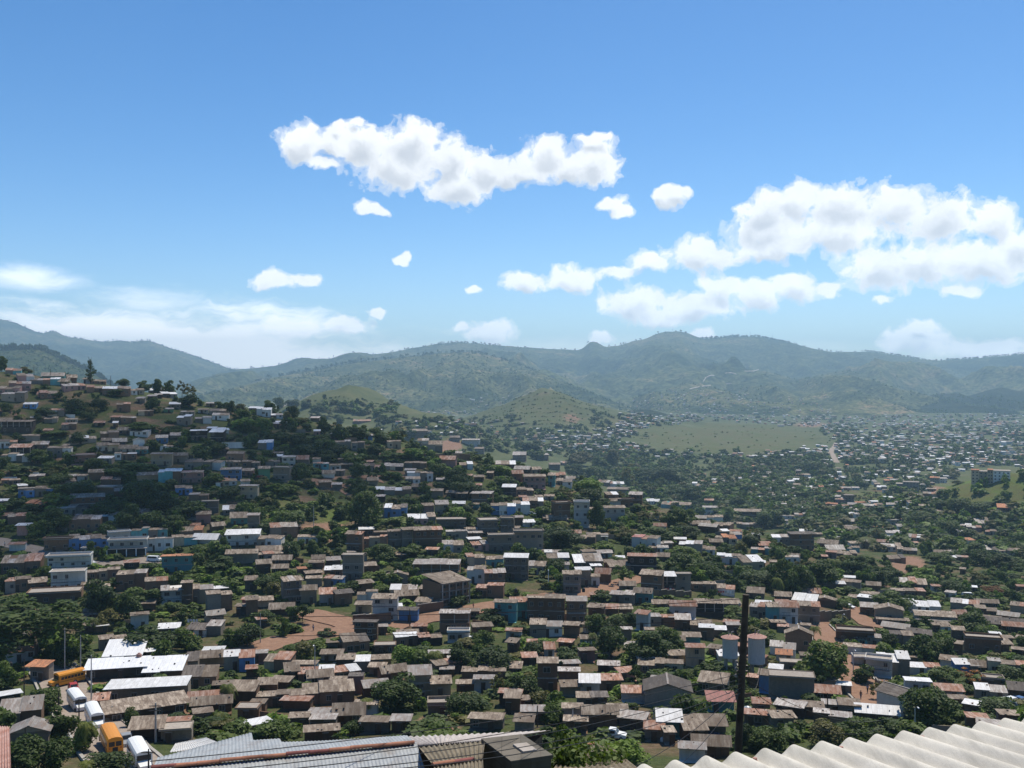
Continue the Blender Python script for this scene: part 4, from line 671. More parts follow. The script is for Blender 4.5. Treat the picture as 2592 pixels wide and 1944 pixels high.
def solve(h):
    xc = (h['x0'] + h['x1']) / 2; p = at(xc, h['yb']); d = p.y; h['d'] = d; h['p'] = p; h['xc'] = xc
    yb = to_px(p)[1]
    h['W'] = max(1.6, (h['x1'] - h['x0']) / F * d); h['H'] = max(2.0, (h['yb'] - h['ye']) / F * d * 1.1)
    r = max(2.6, (h['ye'] - h['yt']) * (1.0 if 'U' in h['o'] or h['r'] == 'q' else .82)); t = max(.02, (h['ye'] - CY) / F)
    pitch = .2; den = F * (t + pitch) - r; Dp = r * d / den if den > 0 else 12
    flat = h['r'] == 'f'
    if flat: Dp = r * d / max(F * t - r, 30)
    Dp = min(max(Dp, max(3.2, h['W'] * .5)), max(6.5, h['W'] * 1.25), 15); h['D'] = Dp
    pt = r * (d + Dp) / (F * Dp) - t; h['rise'] = Dp * min(max(pt, -.04), .42)
    yaw = 0
    for o in h['o']:
        if o[0] == 'y': yaw = float(o[1:])
    if not h['o'] and h['W'] > 4.2 and h['r'] in 'brg' and random.random() < .16: h['o'] = ['S']
    h['yaw'] = R(yaw + (random.gauss(0, 9) if h['x1'] - h['x0'] < 75 else random.uniform(-5, 5))) - math.atan2(p.x, p.y) * .75
    ns = [int(o) for o in h['o'] if o.isdigit()]
    h['ns'] = ns[0] if ns else max(1, min(4, int((h['H'] + .5) / 2.55)))
    if 'A' in h['o']: h['ns'] = max(2, h['ns'])
    h['seg'] = None
    if h['W'] > 5.6 and h['ns'] == 1 and h['r'] not in 'fq' and not any(o in h['o'] for o in 'GSOAU'):
        n = 2 if h['W'] < 8.5 else 3 if h['W'] < 12 else 4; xs = [-h['W'] / 2] + sorted(-h['W'] / 2 + h['W'] * (i + random.uniform(-.25, .25)) / n for i in range(1, n)) + [h['W'] / 2]
        h['seg'] = [(a, b2, random.uniform(-.9, .9), random.uniform(-.3, .5), h['r'] if random.random() < .6 else random.choice('bbgrdbz'), h['w'] if random.random() < .75 else random.choice('cbwcy')) for a, b2 in zip(xs[:-1], xs[1:])]
    h['par'] = random.choice((.12, .3, .5)); h['balc'] = h['ns'] >= 2 and random.random() < .35; h['blank'] = random.random() < .22
    M = Matrix.Translation(p) @ Matrix.Rotation(h['yaw'], 4, 'Z'); lo = 0
    for x, y in ((-h['W'] / 2, 0), (h['W'] / 2, 0), (h['W'] / 2, Dp), (-h['W'] / 2, Dp)):
        q = M @ Vector((x, y, 0)); lo = min(lo, gz(q.x, q.y) - p.z)
    h['sink'] = -lo + .6; h['M'] = M; h['area'] = (h['x1'] - h['x0']) * (h['yb'] - h['yt'])
    BOXES.append((h['x0'], h['yt'], h['x1'], h['yb'], d))
for h in HOUSES: solve(h)
_RP = [(*to_px(p), p.y, w / p.y * F) for p, w in ROADP if p.y > 40]
def blocks(h):
    return sum(1 for x, y, d, w in _RP if h['x0'] - 2 < x < h['x1'] + 2 and h['yt'] - 2 < y < h['yb'] - 1 and d > h['d'] - 2) + 3 * sum(1 for x, y, d, w in _RP if abs(d - h['d'] - h['D'] / 2) < 5 and h['x0'] < x < h['x1'])
_b = [h for h in HOUSES if blocks(h) >= 3 and h['area'] < 1500 and h['o'] == []]
print('DROP', len(_b), [(round(h['xc']), round(h['yb']), round(h['area'])) for h in _b]); HOUSES = [h for h in HOUSES if h not in _b]
_k = [h for h in HOUSES if blocks(h) >= 3]; print('KEEP', [(round(h['xc']), round(h['yb']), round(h['area'])) for h in _k])
BOXES = [(h['x0'], h['yt'], h['x1'], h['yb'], h['d']) for h in HOUSES]
HOUSES.sort(key=lambda h: -h['area'])
NTHING = 330
WALLN = dict(c='grey block', b='brown brick', w='white', t='turquoise', u='blue', y='cream', p='pinkish', d='dark-walled', g='green')
ROOFN = dict(q='white zinc roof', z='bright zinc roof', g='pale grey roof', b='tan roof', r='rusty roof', t='orange roof', d='dark roof', k='red roof', f='flat roof')
THINGS = []            # (object, description, picture point, size in picture) -> labelled at the end
for h in HOUSES[:NTHING]:
    root = empty('house', h['p'], h['yaw']); h['obj'] = root; root['category'] = 'house'; root['group'] = 'houses on the hillside and valley floor'
    for nm, mb in house_geo(h, True):
        if mb.f: mb.build(nm, root)
    st = {1: '', 2: 'two-storey ', 3: 'three-storey ', 4: 'four-storey '}[h['ns']]
    sz = '' if h['ns'] > 1 else ('long ' if h['W'] > 11 else 'small ' if h['W'] < 5.2 else '')
    THINGS.append((root, st + sz + WALLN[h['w']] + ' house, ' + ROOFN[h['r']], ((h['x0'] + h['x1']) / 2, (h['yt'] + h['yb']) / 2), h['area'], 'house'))
rest = MB()
# lean-tos, yard walls and odd sheds in the gaps: clutter, one mass with the smallest houses
def gap(px, py, w, h, d):
    a = np.array(BOXES); return not np.any((a[:, 0] < px + w / 2) & (a[:, 2] > px - w / 2) & (a[:, 1] < py) & (a[:, 3] > py - h) & (a[:, 4] > d - 4)) 
n_ = 0
for _ in range(9000):
    if n_ >= 200: break
    px, py = RS.uniform(0, 2590), RS.uniform(1000, 1880)
    d = pick(px, py)
    if d is None or d > 600 or d < 140: continue
    Wd, H = RS.uniform(2.2, 5.5), RS.uniform(1.7, 2.6)
    if any(((px - a_) / b_) ** 2 + ((py - c_) / e_) ** 2 < 1.6 for a_, c_, b_, e_, _q in DIRT + GRASS): continue
    if not gap(px, py, Wd / d * F * .8, H / d * F * 1.3, d): continue
    if min(abs(px - to_px(p)[0]) / (w / p.y * F * .8) + abs(py - to_px(p)[1]) / 14 for p, w in ROADP) < 1.3: continue
    h = dict(x0=px - Wd / d * F / 2, x1=px + Wd / d * F / 2, yt=py - (H + 1.0) / d * F, ye=py - H / d * F, yb=py, w=RS.choice(list('cbbdwcp')), r=RS.choice(list('bbrgzrb')), o=[])
    if n_ % 4 == 0:                                     # a length of yard wall
        p = at(px, py); mb = MB(); Wd *= 1.5; mb.box(-Wd / 2, Wd / 2, 0, .15, -1.2, RS.uniform(1.2, 2), W[h['w'] if h['w'] in 'cbw' else 'c']); rest.add(mb, Matrix.Translation(p) @ Matrix.Rotation(RS.normal(0, .4), 4, 'Z'))
    else:
        solve(h)
        for nm, mb in house_geo(h, True): rest.add(mb, h['M'])
    BOXES.append((h['x0'], h['yt'] + 6, h['x1'], h['yb'], d)); n_ += 1
for h in HOUSES[NTHING:]:
    for nm, mb in house_geo(h, True): rest.add(mb, h['M'])
kind(rest.build('small_houses'), 'stuff')
# ------------------------------------------------------------------ plants
def rot_quads(P, Nn, s, asp=1.5, jit=.6):
    """one leaf (quad) at each point P, facing roughly Nn, size s"""
    n = len(P); Nn = Nn + RS.normal(0, jit, (n, 3)); Nn /= np.linalg.norm(Nn, axis=1, keepdims=True) + 1e-9
    a = np.cross(Nn, RS.normal(0, 1, (n, 3))); a /= np.linalg.norm(a, axis=1, keepdims=True) + 1e-9; b = np.cross(Nn, a)
    s = np.asarray(s).reshape(-1, 1) * RS.uniform(.6, 1.3, (n, 1)); a = a * s * asp / 2; b = b * s / 2
    V = np.stack([P - a - b * .35, P - a * .1 - b, P + a + b * .2, P + a * .1 + b], 1).reshape(-1, 3)
    return V, np.arange(n * 4).reshape(n, 4)
def crown(seed, n, leaf, shape='round', k=14, fill=.5):
    rs = np.random.RandomState(seed); C = []; rad = []
    for i in range(k):
        while True:
            p = rs.uniform(-1, 1, 3)
            if np.dot(p, p) < 1: break
        if shape == 'spread': p = p * (1, 1, .45); r = rs.uniform(.2, .34)
        elif shape == 'airy': p = p * (.9, .9, 1); r = rs.uniform(.14, .26)
        elif shape == 'tall': p = p * (.7, .7, 1.15); r = rs.uniform(.2, .36)
        else: r = rs.uniform(.26, .46)
        if shape in ('round', 'dense'): p *= .72
        C.append(p); rad.append(r)
    if shape in ('dense', 'round'): C.append(np.zeros(3)); rad.append(.72 if shape == 'dense' else .55)
    C = np.array(C); rad = np.array(rad); w = rad ** 2 / (rad ** 2).sum()
    j = rs.choice(len(C), n, p=w); u = rs.normal(0, 1, (n, 3)); u /= np.linalg.norm(u, axis=1, keepdims=True)
    u[:, 2] = np.where(rs.rand(n) < .5, np.abs(u[:, 2]), u[:, 2])
    rr = rad[j] * (1 - fill * rs.rand(n) ** 1.6); P = C[j] + u * rr[:, None] * (1, 1, .85)
    lo, hi = np.percentile(P, 1, 0), np.percentile(P, 99, 0)
    P = (P - (lo + hi) / 2) / (hi - lo)                       # box of side 1
    P[:, 2] = P[:, 2] + .5
    return rot_quads(P, u + (0, 0, .35), np.full(n, leaf))
def trunk_mesh(seed, h=.5, r=.035, limbs=4):
    rs = random.Random(seed); mb = MB(); p = [Vector((0, 0, -.12)), Vector((rs.uniform(-.02, .02), 0, h * .5)), Vector((rs.uniform(-.05, .05), rs.uniform(-.05, .05), h))]
    mb.tube(p, [r * 1.25, r, r * .7], M_BARK, 7)
    for i in range(limbs):
        a = rs.uniform(0, 6.3); q = p[1].lerp(p[2], rs.uniform(.3, 1)); e = q + Vector((math.cos(a) * .25, math.sin(a) * .25, rs.uniform(.12, .3)))
        mb.tube([q, q.lerp(e, .5) + Vector((0, 0, .03)), e], [r * .6, r * .4, r * .15], M_BARK, 5)
    return mb.mesh('trunk', True)
def palm_parts(seed, n=17):
    rs = np.random.RandomState(seed); mb = MB(); bend = rs.uniform(-.09, .09, 2)
    top = Vector((bend[0], bend[1], .72)); mb.tube([Vector((0, 0, -.1)), Vector((bend[0] * .3, bend[1] * .3, .35)), top], [.022, .017, .014], M_BARK, 7)
    P, Nn, Sx = [], [], []; V, Q = [], []
    for i in range(n):
        a = 2.4 * i + rs.uniform(-.2, .2); up = rs.uniform(.05, .95) if i > 3 else 1.1; L = rs.uniform(.36, .46)
        pts = []
        for s in np.linspace(0, 1, 9):
            r = L * s; z = up * .3 * s - (.42 + .2 * rs.rand() * .2) * s * s
            pts.append(np.array([math.cos(a) * r * (1 - .15 * s), math.sin(a) * r * (1 - .15 * s), z]))
        sd = np.array([-math.sin(a), math.cos(a), 0])
        for s in range(8):
            for e in (-1, 1):
                for h in (0, .5):
                    c = pts[s] * (1 - h) + pts[s + 1] * h; l = .105 * (1 - .65 * abs((s + h) / 8 - .35)); tip = c + sd * e * l + np.array([0, 0, -l * .55]) + (pts[s + 1] - pts[s]) * .9
                    b0 = len(V); V += [c, c + (pts[s + 1] - pts[s]) * .42, tip + (pts[s + 1] - pts[s]) * .2, tip]; Q.append((b0, b0 + 1, b0 + 2, b0 + 3))
    return mb.mesh('trunk', True), np.array(V) + np.array(top), np.array(Q)
def pine_crown(seed):
    rs = np.random.RandomState(seed); P = []; U = []
    for i in range(46):
        z = .1 + .88 * (i / 46.0); a = rs.uniform(0, 6.28); L = (.5 * (1 - ((z - .3) / .8) ** 2) if z > .3 else .36) * rs.uniform(.55, 1.05); L = max(L, .05)
        m = int(26 + 60 * L); s = rs.rand(m) ** .7; r = L * s
        p = np.stack([np.cos(a) * r, np.sin(a) * r, z + .1 * s * rs.uniform(.2, 1.2) + 0 * s], 1) + rs.normal(0, .022, (m, 3)) * (1, 1, .8)
        P.append(p); U.append(np.tile([0, 0, 1.0], (m, 1)))
    P = np.concatenate(P); return rot_quads(P, np.concatenate(U), np.full(len(P), .035), 2.2)
def pinned(V, Q, leaf, name='crown'): return npmesh(name, V, Q, [LEAF[leaf]])
ARR = {'round': [crown(i, 2600, .075, 'round', 12) for i in (1, 2, 3, 4)], 'dense': [crown(i, 3600, .062, 'dense', 16, .35) for i in (5, 6, 7)], 'airy': [crown(i, 1500, .06, 'airy', 22, .8) for i in (8, 9, 10)],
       'tall': [crown(i, 2200, .07, 'tall', 15) for i in (11, 12)], 'spread': [crown(i, 4200, .05, 'spread', 34, .45) for i in (13, 14)], 'bush': [crown(i, 900, .12, 'round', 7) for i in (15, 16, 17)]}
TR = [trunk_mesh(i) for i in range(4)]
MESHES = {}
def crown_mesh(kind_, leaf, i):
    k = (kind_, leaf, i)
    if k not in MESHES: MESHES[k] = pinned(*ARR[kind_][i], leaf)
    return MESHES[k]
PALMS = [palm_parts(i) for i in (3, 4, 5)]; PALM_M = [pinned(v, q, 'palm') for t, v, q in PALMS]
PINE = pine_crown(2)
TREEN = {'round': 'round-crowned', 'dense': 'dense', 'airy': 'thin airy', 'tall': 'tall', 'spread': 'wide spreading', 'bush': 'low bushy', 'palm': 'coconut palm', 'pine': 'tall'}
LEAFN = {'dark': 'dark green', 'mid': 'green', 'bright': 'bright green', 'olive': 'olive green', 'flame': 'orange-tinged'}
def tree(x0, x1, yt, yb, shape='round', leaf='dark', d=None, base=None):
    xc = (x0 + x1) / 2; p = base or at(xc, yb)
    if d is not None: p = Vector(((xc - CX) / F * d, d, gz((xc - CX) / F * d, d)))
    dd = p.y; top = CZ - (yt - CY) / F * dd; Ht = max(1.5, top - p.z); Wt = (x1 - x0) / F * dd
    nm = {'palm': 'palm_tree', 'pine': 'pine_tree', 'bush': 'bush'}.get(shape, 'broadleaf_tree')
    root = empty(nm, p, random.uniform(0, 6.3)); root['category'] = {'palm': 'palm', 'bush': 'bush'}.get(shape, 'tree'); root['group'] = {'palm': 'coconut palms among the houses', 'bush': 'bushes among the houses'}.get(shape, 'trees among the houses')
    if shape == 'palm':
        i = random.randrange(3); c = link(D.objects.new('crown', PALM_M[i]), root); t = link(D.objects.new('trunk', PALMS[i][0]), root); s = Ht; ws = max(Wt, Ht * .6) / .85
        c.scale = t.scale = (ws, ws, s)
        desc = 'coconut palm with drooping fronds'
    elif shape == 'pine':
        c = link(D.objects.new('crown', pinned(*PINE, 'dark')), root); t = link(D.objects.new('trunk', TR[0]), root)
        c.scale = (Wt, Wt, Ht); t.scale = (Wt * .7, Wt * .7, Ht * 1.7); desc = 'dark upswept pine'
    else:
        i = random.randrange(len(ARR[shape])); lowc = {'bush': 0.0, 'airy': .3, 'tall': .2, 'spread': .38}.get(shape, .14)
        c = link(D.objects.new('crown', crown_mesh(shape, leaf, i)), root); c.location = (0, 0, Ht * lowc); c.scale = (Wt, Wt, Ht * (1 - lowc))
        t = link(D.objects.new('trunk', TR[random.randrange(4)]), root); t.scale = (Wt * .8, Wt * .8, Ht * (1.0 if shape != 'bush' else .5))
        desc = TREEN[shape] + ' ' + LEAFN[leaf] + (' bush' if shape == 'bush' else ' tree')
    THINGS.append((root, desc, (xc, (yt + yb) / 2), (x1 - x0) * (yb - yt), 'tree')); return root
TT = [
(0, 1400, 3.049, """-60 640 400 860 spread dark;640 900 215 480 round dark;880 1070 300 540 round dark;1000 1340 575 800 round dark;1330 1520 580 760 round mid;1420 1570 680 770 bush mid;200 450 1055 1250 dense dark;-20 130 840 1050 round mid;-40 80 740 900 palm mid;1820 2000 555 730 round dark;660 780 470 640 palm mid;360 590 1215 1500 round dark;560 760 1230 1560 palm dark;570 740 1330 1570 round mid;1630 1790 1195 1360 palm dark;600 760 1570 1720 palm mid;330 560 1450 1690 round dark;60 360 1430 1700 round dark;700 1000 1545 1720 round dark;1530 1680 1025 1110 bush dark;1670 1850 960 1190 palm dark;960 1080 1200 1360 round dark;1280 1440 1240 1330 bush dark;1450 1700 1270 1400 bush dark;1240 1420 385 470 bush mid;0 210 320 470 round mid;740 900 440 600 round olive;1320 1460 40 130 round mid;1560 1820 30 130 round dark;420 620 700 880 round dark;1000 1080 300 420 tall dark;1050 1250 280 420 bush dark;-30 60 160 330 round dark"""),
(650, 1400, 3.049, """910 1250 975 1220 dense dark;1465 1745 1085 1290 dense dark;1055 1265 725 940 round bright;1270 1440 715 930 palm mid;750 920 1085 1260 palm mid;1480 1660 700 910 round dark;1680 1970 745 930 round dark;285 420 400 570 tall dark;-20 150 180 300 round dark;120 280 130 260 round mid;655 800 215 310 round dark;820 1000 140 230 bush mid;990 1110 150 260 bush mid;905 1030 245 335 round mid;1715 1910 435 560 round dark;210 380 705 780 bush mid;370 540 672 765 bush mid;520 690 648 755 bush mid;-10 280 1290 1470 round mid;1200 1510 1265 1400 bush mid;670 800 1300 1430 round dark;1820 1960 1225 1330 palm mid;-10 140 450 560 round dark;1660 1830 590 720 round mid;230 330 410 520 bush mid;1240 1320 1150 1240 bush mid;500 620 730 790 bush mid;1500 1620 1240 1320 bush bright;1900 2030 950 1060 round mid;480 600 590 660 bush dark;1800 1900 930 1130 airy olive"""),
(1300, 1400, 3.049, """1175 1430 5 170 dense mid;1475 1650 105 220 round dark;1735 2000 140 270 dense dark;760 920 100 260 airy mid;255 390 50 180 round dark;560 720 480 640 dense mid;680 860 500 640 round dark;840 960 455 560 round dark;640 860 580 820 round dark;870 1200 615 880 dense dark;1075 1290 570 740 round mid;85 260 685 810 round dark;315 510 735 890 round dark;-20 200 930 1130 round dark;875 1000 870 1060 tall dark;1245 1350 1280 1420 palm bright;715 1010 1455 1640 round bright;1740 1880 1330 1530 dense dark;1850 2100 1360 1560 dense dark;225 370 1175 1340 round mid;1290 1430 890 1010 round mid;840 960 1155 1230 bush dark;560 660 580 740 palm mid;1040 1230 430 490 bush bright;1620 1760 410 490 round mid;1500 1620 870 950 bush dark;1050 1260 880 960 bush dark;700 860 40 110 bush mid;1560 1700 880 960 bush dark;600 760 300 380 bush dark;-10 120 560 640 bush dark;640 720 760 830 bush bright;1780 1900 500 600 bush mid;1640 1760 1020 1120 bush dark"""),
(1950, 1400, 3.05, """205 570 690 1040 dense mid;1035 1250 635 860 round dark;1200 1400 650 850 round dark;1040 1390 1050 1370 dense dark;815 1070 305 460 round mid;535 700 260 345 dense dark;400 520 295 375 round mid;500 610 360 450 round dark;850 980 625 750 round dark;1230 1470 900 1050 spread mid;1440 1650 900 1040 airy flame;1780 1990 885 1010 round dark;1640 1900 1145 1290 round dark;320 560 1310 1500 round olive;520 780 1300 1480 round dark;740 1050 1290 1430 round dark;1350 1570 1200 1330 round mid;0 180 60 330 round dark;150 330 90 330 round dark;300 560 60 250 dense dark;560 740 40 200 round dark;620 760 20 130 tall dark;720 880 130 260 round dark;850 1000 130 250 round dark;1080 1280 120 240 round bright;1470 1660 450 610 round dark;640 800 880 1010 bush dark;270 390 530 700 palm mid;-10 110 150 330 palm dark;430 560 20 150 palm dark;1150 1240 490 620 tall dark;980 1100 220 300 bush mid;1310 1500 215 330 round dark;1620 1780 255 330 spread flame;1640 1760 560 640 bush bright;1110 1230 950 1010 bush mid;780 940 980 1150 airy olive;-20 90 1330 1560 round dark;1700 1900 10 130 dense dark;1550 1720 -20 110 round dark;1900 2000 630 760 round dark;1400 1560 1010 1080 bush dark"""),
(0, 900, 3.19, """675 785 42 210 pine dark;-30 50 10 90 round dark;160 260 92 150 round olive;430 470 140 180 airy dark;510 570 135 180 airy dark;940 1040 190 250 round dark;1120 1210 205 260 round dark;1210 1330 182 250 dense dark;1320 1410 205 260 round dark;1430 1510 205 280 airy olive;1500 1580 230 300 airy olive;1630 1690 222 280 airy dark;1710 1810 228 300 round dark;1870 1970 222 310 airy olive;1980 2040 295 345 round dark;-20 110 370 480 round dark;260 500 400 540 round dark;500 720 330 480 dense dark;700 880 330 480 dense dark;1160 1300 320 460 round dark;1800 1890 370 480 round dark;0 80 440 540 palm mid;130 220 460 540 palm mid;280 350 470 540 dense dark;640 800 430 560 round dark;980 1300 520 640 dense mid;1280 1460 560 650 round mid;1880 2090 510 620 bush bright;330 570 590 700 round mid;220 390 760 880 dense mid;560 700 600 740 round dark;1680 1840 690 800 round dark;690 840 830 950 dense dark;900 1220 870 1000 round mid;60 260 890 980 bush mid;350 500 860 950 round mid;1640 1800 950 1070 round mid;500 760 1020 1180 dense dark;1000 1260 1010 1220 dense dark;370 600 1120 1250 bush mid;-20 200 1170 1260 bush dark;340 570 1240 1440 dense dark;130 320 1200 1330 round dark;930 1140 1200 1420 round dark;1130 1330 1260 1430 round mid;1200 1420 1110 1300 dense dark;1380 1660 1180 1330 round dark;1300 1520 1290 1440 dense dark;740 950 1180 1330 round dark;1550 1720 1530 1640 round mid;230 380 1330 1480 round mid;610 700 1400 1480 bush mid;1760 1920 1060 1200 round dark;390 560 960 1070 round mid;860 1000 270 340 bush dark;1420 1620 300 420 round dark;240 360 250 330 round dark;1180 1300 690 780 bush dark;1320 1480 740 830 bush dark;1560 1700 730 840 bush mid"""),
(650, 900, 3.19, """35 80 290 370 airy dark;75 165 283 400 round dark;50 150 365 460 round mid;140 220 340 440 round dark;215 360 345 430 dense dark;350 430 365 450 round dark;440 540 400 500 tall dark;250 340 410 530 round dark;545 625 425 520 airy olive;640 705 488 550 round dark;980 1070 480 600 airy dark;1180 1300 580 680 round dark;-20 110 510 620 bush bright;190 270 510 640 tall dark;490 600 520 660 round dark;580 760 560 680 dense dark;700 920 560 680 round dark;880 1040 570 660 round mid;930 1100 600 720 round dark;60 270 620 720 bush mid;250 470 610 760 dense dark;420 640 620 760 dense dark;120 320 720 810 dense dark;300 520 700 830 round dark;590 720 720 850 round dark;500 640 770 880 dense dark;870 1060 700 800 round dark;1180 1350 750 850 bush bright;1000 1180 780 880 bush mid;700 880 790 880 bush mid;300 430 870 1010 dense mid;760 870 870 1000 round dark;880 930 890 1030 tall dark;940 990 900 1030 tall dark;990 1090 940 1010 bush mid;1080 1180 940 1010 bush mid;1390 1530 870 1000 dense dark;1530 1760 910 1100 dense dark;1560 1760 1020 1140 dense dark;1690 1870 1050 1150 round dark;1650 1830 780 850 round dark;1810 1910 670 760 round dark;1830 1900 820 880 bush dark;790 860 980 1070 tall dark;730 1000 1110 1420 dense dark;120 320 1040 1140 bush mid;480 620 1110 1230 bush mid;150 380 1250 1430 dense mid;330 500 1180 1280 bush mid;390 500 1490 1620 dense mid;610 720 1550 1650 dense dark;880 1110 1530 1680 dense dark;1150 1290 1140 1230 round mid;1310 1400 1020 1150 round mid;1640 1760 1200 1300 round dark;1790 1910 1190 1300 round dark;1230 1320 1350 1410 bush mid;1000 1240 1300 1400 bush mid;1660 1760 1520 1640 round dark;1130 1320 1540 1620 bush dark;850 960 800 880 bush dark;1440 1600 1000 1100 bush dark;640 720 600 700 tall dark;170 290 1540 1620 bush mid;740 850 1430 1510 bush dark;1840 2070 890 960 bush bright;1920 2074 980 1060 round dark"""),
(1300, 900, 3.19, """740 850 765 900 dense olive;60 230 690 800 round dark;440 640 780 900 round olive;630 760 820 920 round dark;420 600 880 1000 dense dark;560 760 900 1020 round dark;840 990 880 1060 airy olive;1000 1330 905 1040 spread dark;1130 1240 990 1090 round dark;520 700 1000 1130 dense bright;480 760 1080 1260 dense dark;1000 1160 1020 1160 airy dark;1220 1400 1050 1160 round dark;1180 1340 1090 1180 dense dark;1390 1560 1060 1190 dense dark;1540 1700 1100 1190 round bright;1320 1480 1040 1120 round dark;1750 1900 1140 1260 dense dark;1450 1560 1160 1260 round dark;600 740 1180 1420 dense dark;170 320 1220 1310 bush mid;310 460 1320 1420 palm dark;130 330 1380 1480 round dark;250 560 1390 1570 dense dark;780 1000 1390 1500 airy olive;1000 1180 1240 1360 airy olive;1110 1180 1250 1360 palm mid;1240 1440 1240 1400 dense dark;1280 1500 1380 1480 dense dark;980 1300 1390 1500 dense dark;1700 1770 1190 1340 palm dark;1960 2090 1280 1400 dense dark;1840 2000 1440 1560 round dark;1250 1490 1550 1680 dense mid;930 1080 1560 1640 round mid;640 800 1520 1590 bush mid;340 540 1540 1600 bush mid;880 960 1440 1540 bush dark;1880 2000 1400 1500 airy olive;340 420 1120 1200 palm mid;380 500 1090 1190 airy olive;130 250 770 850 bush dark;1600 1760 1230 1300 bush dark;840 960 1290 1380 round dark;700 760 1340 1420 bush dark;1180 1260 1470 1560 bush dark;1520 1600 1580 1640 bush mid;1640 1720 1540 1600 bush mid"""),
(1950, 900, 3.19, """230 450 860 960 dense dark;0 120 1270 1400 dense dark;520 610 1310 1400 dense dark;1110 1350 1260 1400 dense dark;1340 1520 1330 1480 dense mid;1500 1700 1410 1540 dense dark;1350 1550 1460 1600 dense mid;1690 1800 1180 1260 dense dark;1560 1740 1180 1290 dense dark;1320 1470 1170 1280 dense dark;1440 1600 1150 1290 dense dark;1790 1815 1255 1390 tall dark;1840 1980 1270 1360 dense dark;1830 1930 1400 1490 dense dark;1930 2070 1430 1570 dense mid;1560 1760 1520 1660 dense dark;1280 1480 1590 1690 dense mid;650 860 1440 1560 palm dark;420 540 1380 1500 palm dark;830 960 1400 1490 dense dark;1460 1560 1010 1060 dense dark;1300 1440 1390 1480 round mid;-20 140 1530 1660 round mid;1000 1100 1440 1520 round dark"""),
]
NT_ = 0
for ox, oy, sc, s in TT:
    for row in s.replace('\n', '').split(';'):
        t = row.split(); x0, x1, yt, yb = map(float, t[:4])
        if oy == 900 and ox < 900 and yb < 820 and t[4] in ('dense', 'round') and x1 - x0 > 110: x0, x1, yt = x0 + (x1 - x0) * .12, x1 - (x1 - x0) * .12, yt + (yb - yt) * .15
        tree(ox + x0 / sc, ox + x1 / sc, oy + yt / sc, oy + yb / sc, t[4], t[5] if t[4] not in ('palm', 'pine') else 'palm'); NT_ += 1
# --- the rest of the hillside green: smaller trees and undergrowth, far too many to count
BX = np.array(BOXES); RP = np.array([(*to_px(p), p.y, w / p.y * F) for p, w in ROADP if p.y > 40])
def clear(x0, x1, y0, y1, d, frac=.16):
    ix = np.minimum(BX[:, 2], x1) - np.maximum(BX[:, 0], x0); iy = np.minimum(BX[:, 3], y1) - np.maximum(BX[:, 1], y0)
    a = np.clip(ix, 0, None) * np.clip(iy, 0, None); ar = (BX[:, 2] - BX[:, 0]) * (BX[:, 3] - BX[:, 1])
    far = BX[:, 4] > d - 3
    if np.any(far & (a > frac * np.minimum(ar, (x1 - x0) * (y1 - y0) * 2.5))): return False
    inside = (BX[:, 0] - 2 < (x0 + x1) / 2) & ((x0 + x1) / 2 < BX[:, 2] + 2) & (np.abs(BX[:, 4] + 3 - d) < 6)
    if np.any(inside): return False
    r = (RP[:, 0] > x0 - RP[:, 3] * .45) & (RP[:, 0] < x1 + RP[:, 3] * .45) & (RP[:, 1] > y0) & (RP[:, 1] < y1 + 3) & (RP[:, 2] > d - 2)
    return not np.any(r)
BARE = [b_ for b_ in DIRT if b_[4] >= .9]
def bare(px, py): return any(((px - a) / b2) ** 2 + ((py - c) / e) ** 2 < 1 for a, c, b2, e, _ in BARE)
def scatter(n, zones, hr, wr, dmin, dmax, arrs, mats, frac=.16, name='trees', tries=12, leaves=.5, avoid=None):
    Vs, Qs, Ms = [], [], []; off = 0; done = 0
    zs = [z for z in zones]; ws = np.array([z[4] for z in zs], float); ws /= ws.sum()
    for _ in range(n * tries):
        if done >= n: break
        z = zs[RS.choice(len(zs), p=ws)]; px, py = RS.uniform(z[0], z[1]), RS.uniform(z[2], z[3])
        d = pick(px, py)
        if d is None or d < dmin or d > dmax: continue
        h, w = RS.uniform(*hr), RS.uniform(*wr); hp, wp = h / d * F, w / d * F
        if bare(px, py) or (avoid is not None and avoid(px, py)): continue
        if not clear(px - wp / 2, px + wp / 2, py - hp, py, d, frac): continue
        V, Q = arrs[RS.randint(len(arrs))]; x = (px - CX) / F * d
        a = RS.uniform(0, 6.3); c, s = math.cos(a), math.sin(a)
        U = np.stack([(V[:, 0] * c - V[:, 1] * s) * w + x, (V[:, 0] * s + V[:, 1] * c) * w + d, V[:, 2] * h + gz(x, d) - .1 * h], 1)
        Vs.append(U); Qs.append(Q + off); off += len(U); Ms.append(np.full(len(Q), RS.choice(len(mats), p=[m_[1] for m_ in mats]))); done += 1
    if not Vs: return
    o = link(D.objects.new(name, npmesh(name, np.concatenate(Vs), np.concatenate(Qs), [LEAF[m_[0]] for m_ in mats], np.concatenate(Ms)))); kind(o, 'stuff'); print(name, done); return o
HZ = [(-40, 700, 940, 1110, .45), (-40, 700, 1110, 1480, 4), (600, 1300, 1040, 1480, 5), (1250, 1800, 1170, 1480, 3.2), (1700, 2150, 1290, 1500, 2), (-40, 2620, 1460, 1900, 6), (2100, 2620, 1420, 1700, 2)]
MIX = [('dark', .36), ('mid', .42), ('bright', .12), ('olive', .1)]
scatter(800, HZ, (2.6, 6), (3, 6.2), 150, 620, [crown(40 + i, 900, .12, s_, 9) for i, s_ in enumerate(('round', 'round', 'dense', 'tall', 'airy'))], MIX, .2, 'hillside_trees', avoid=lambda x, y: any(((x - a) / b2) ** 2 + ((y - c) / e) ** 2 < 1 for a, c, b2, e, _ in GRASS[:4] + GRASS[14:16]) and RS.rand() < .85)
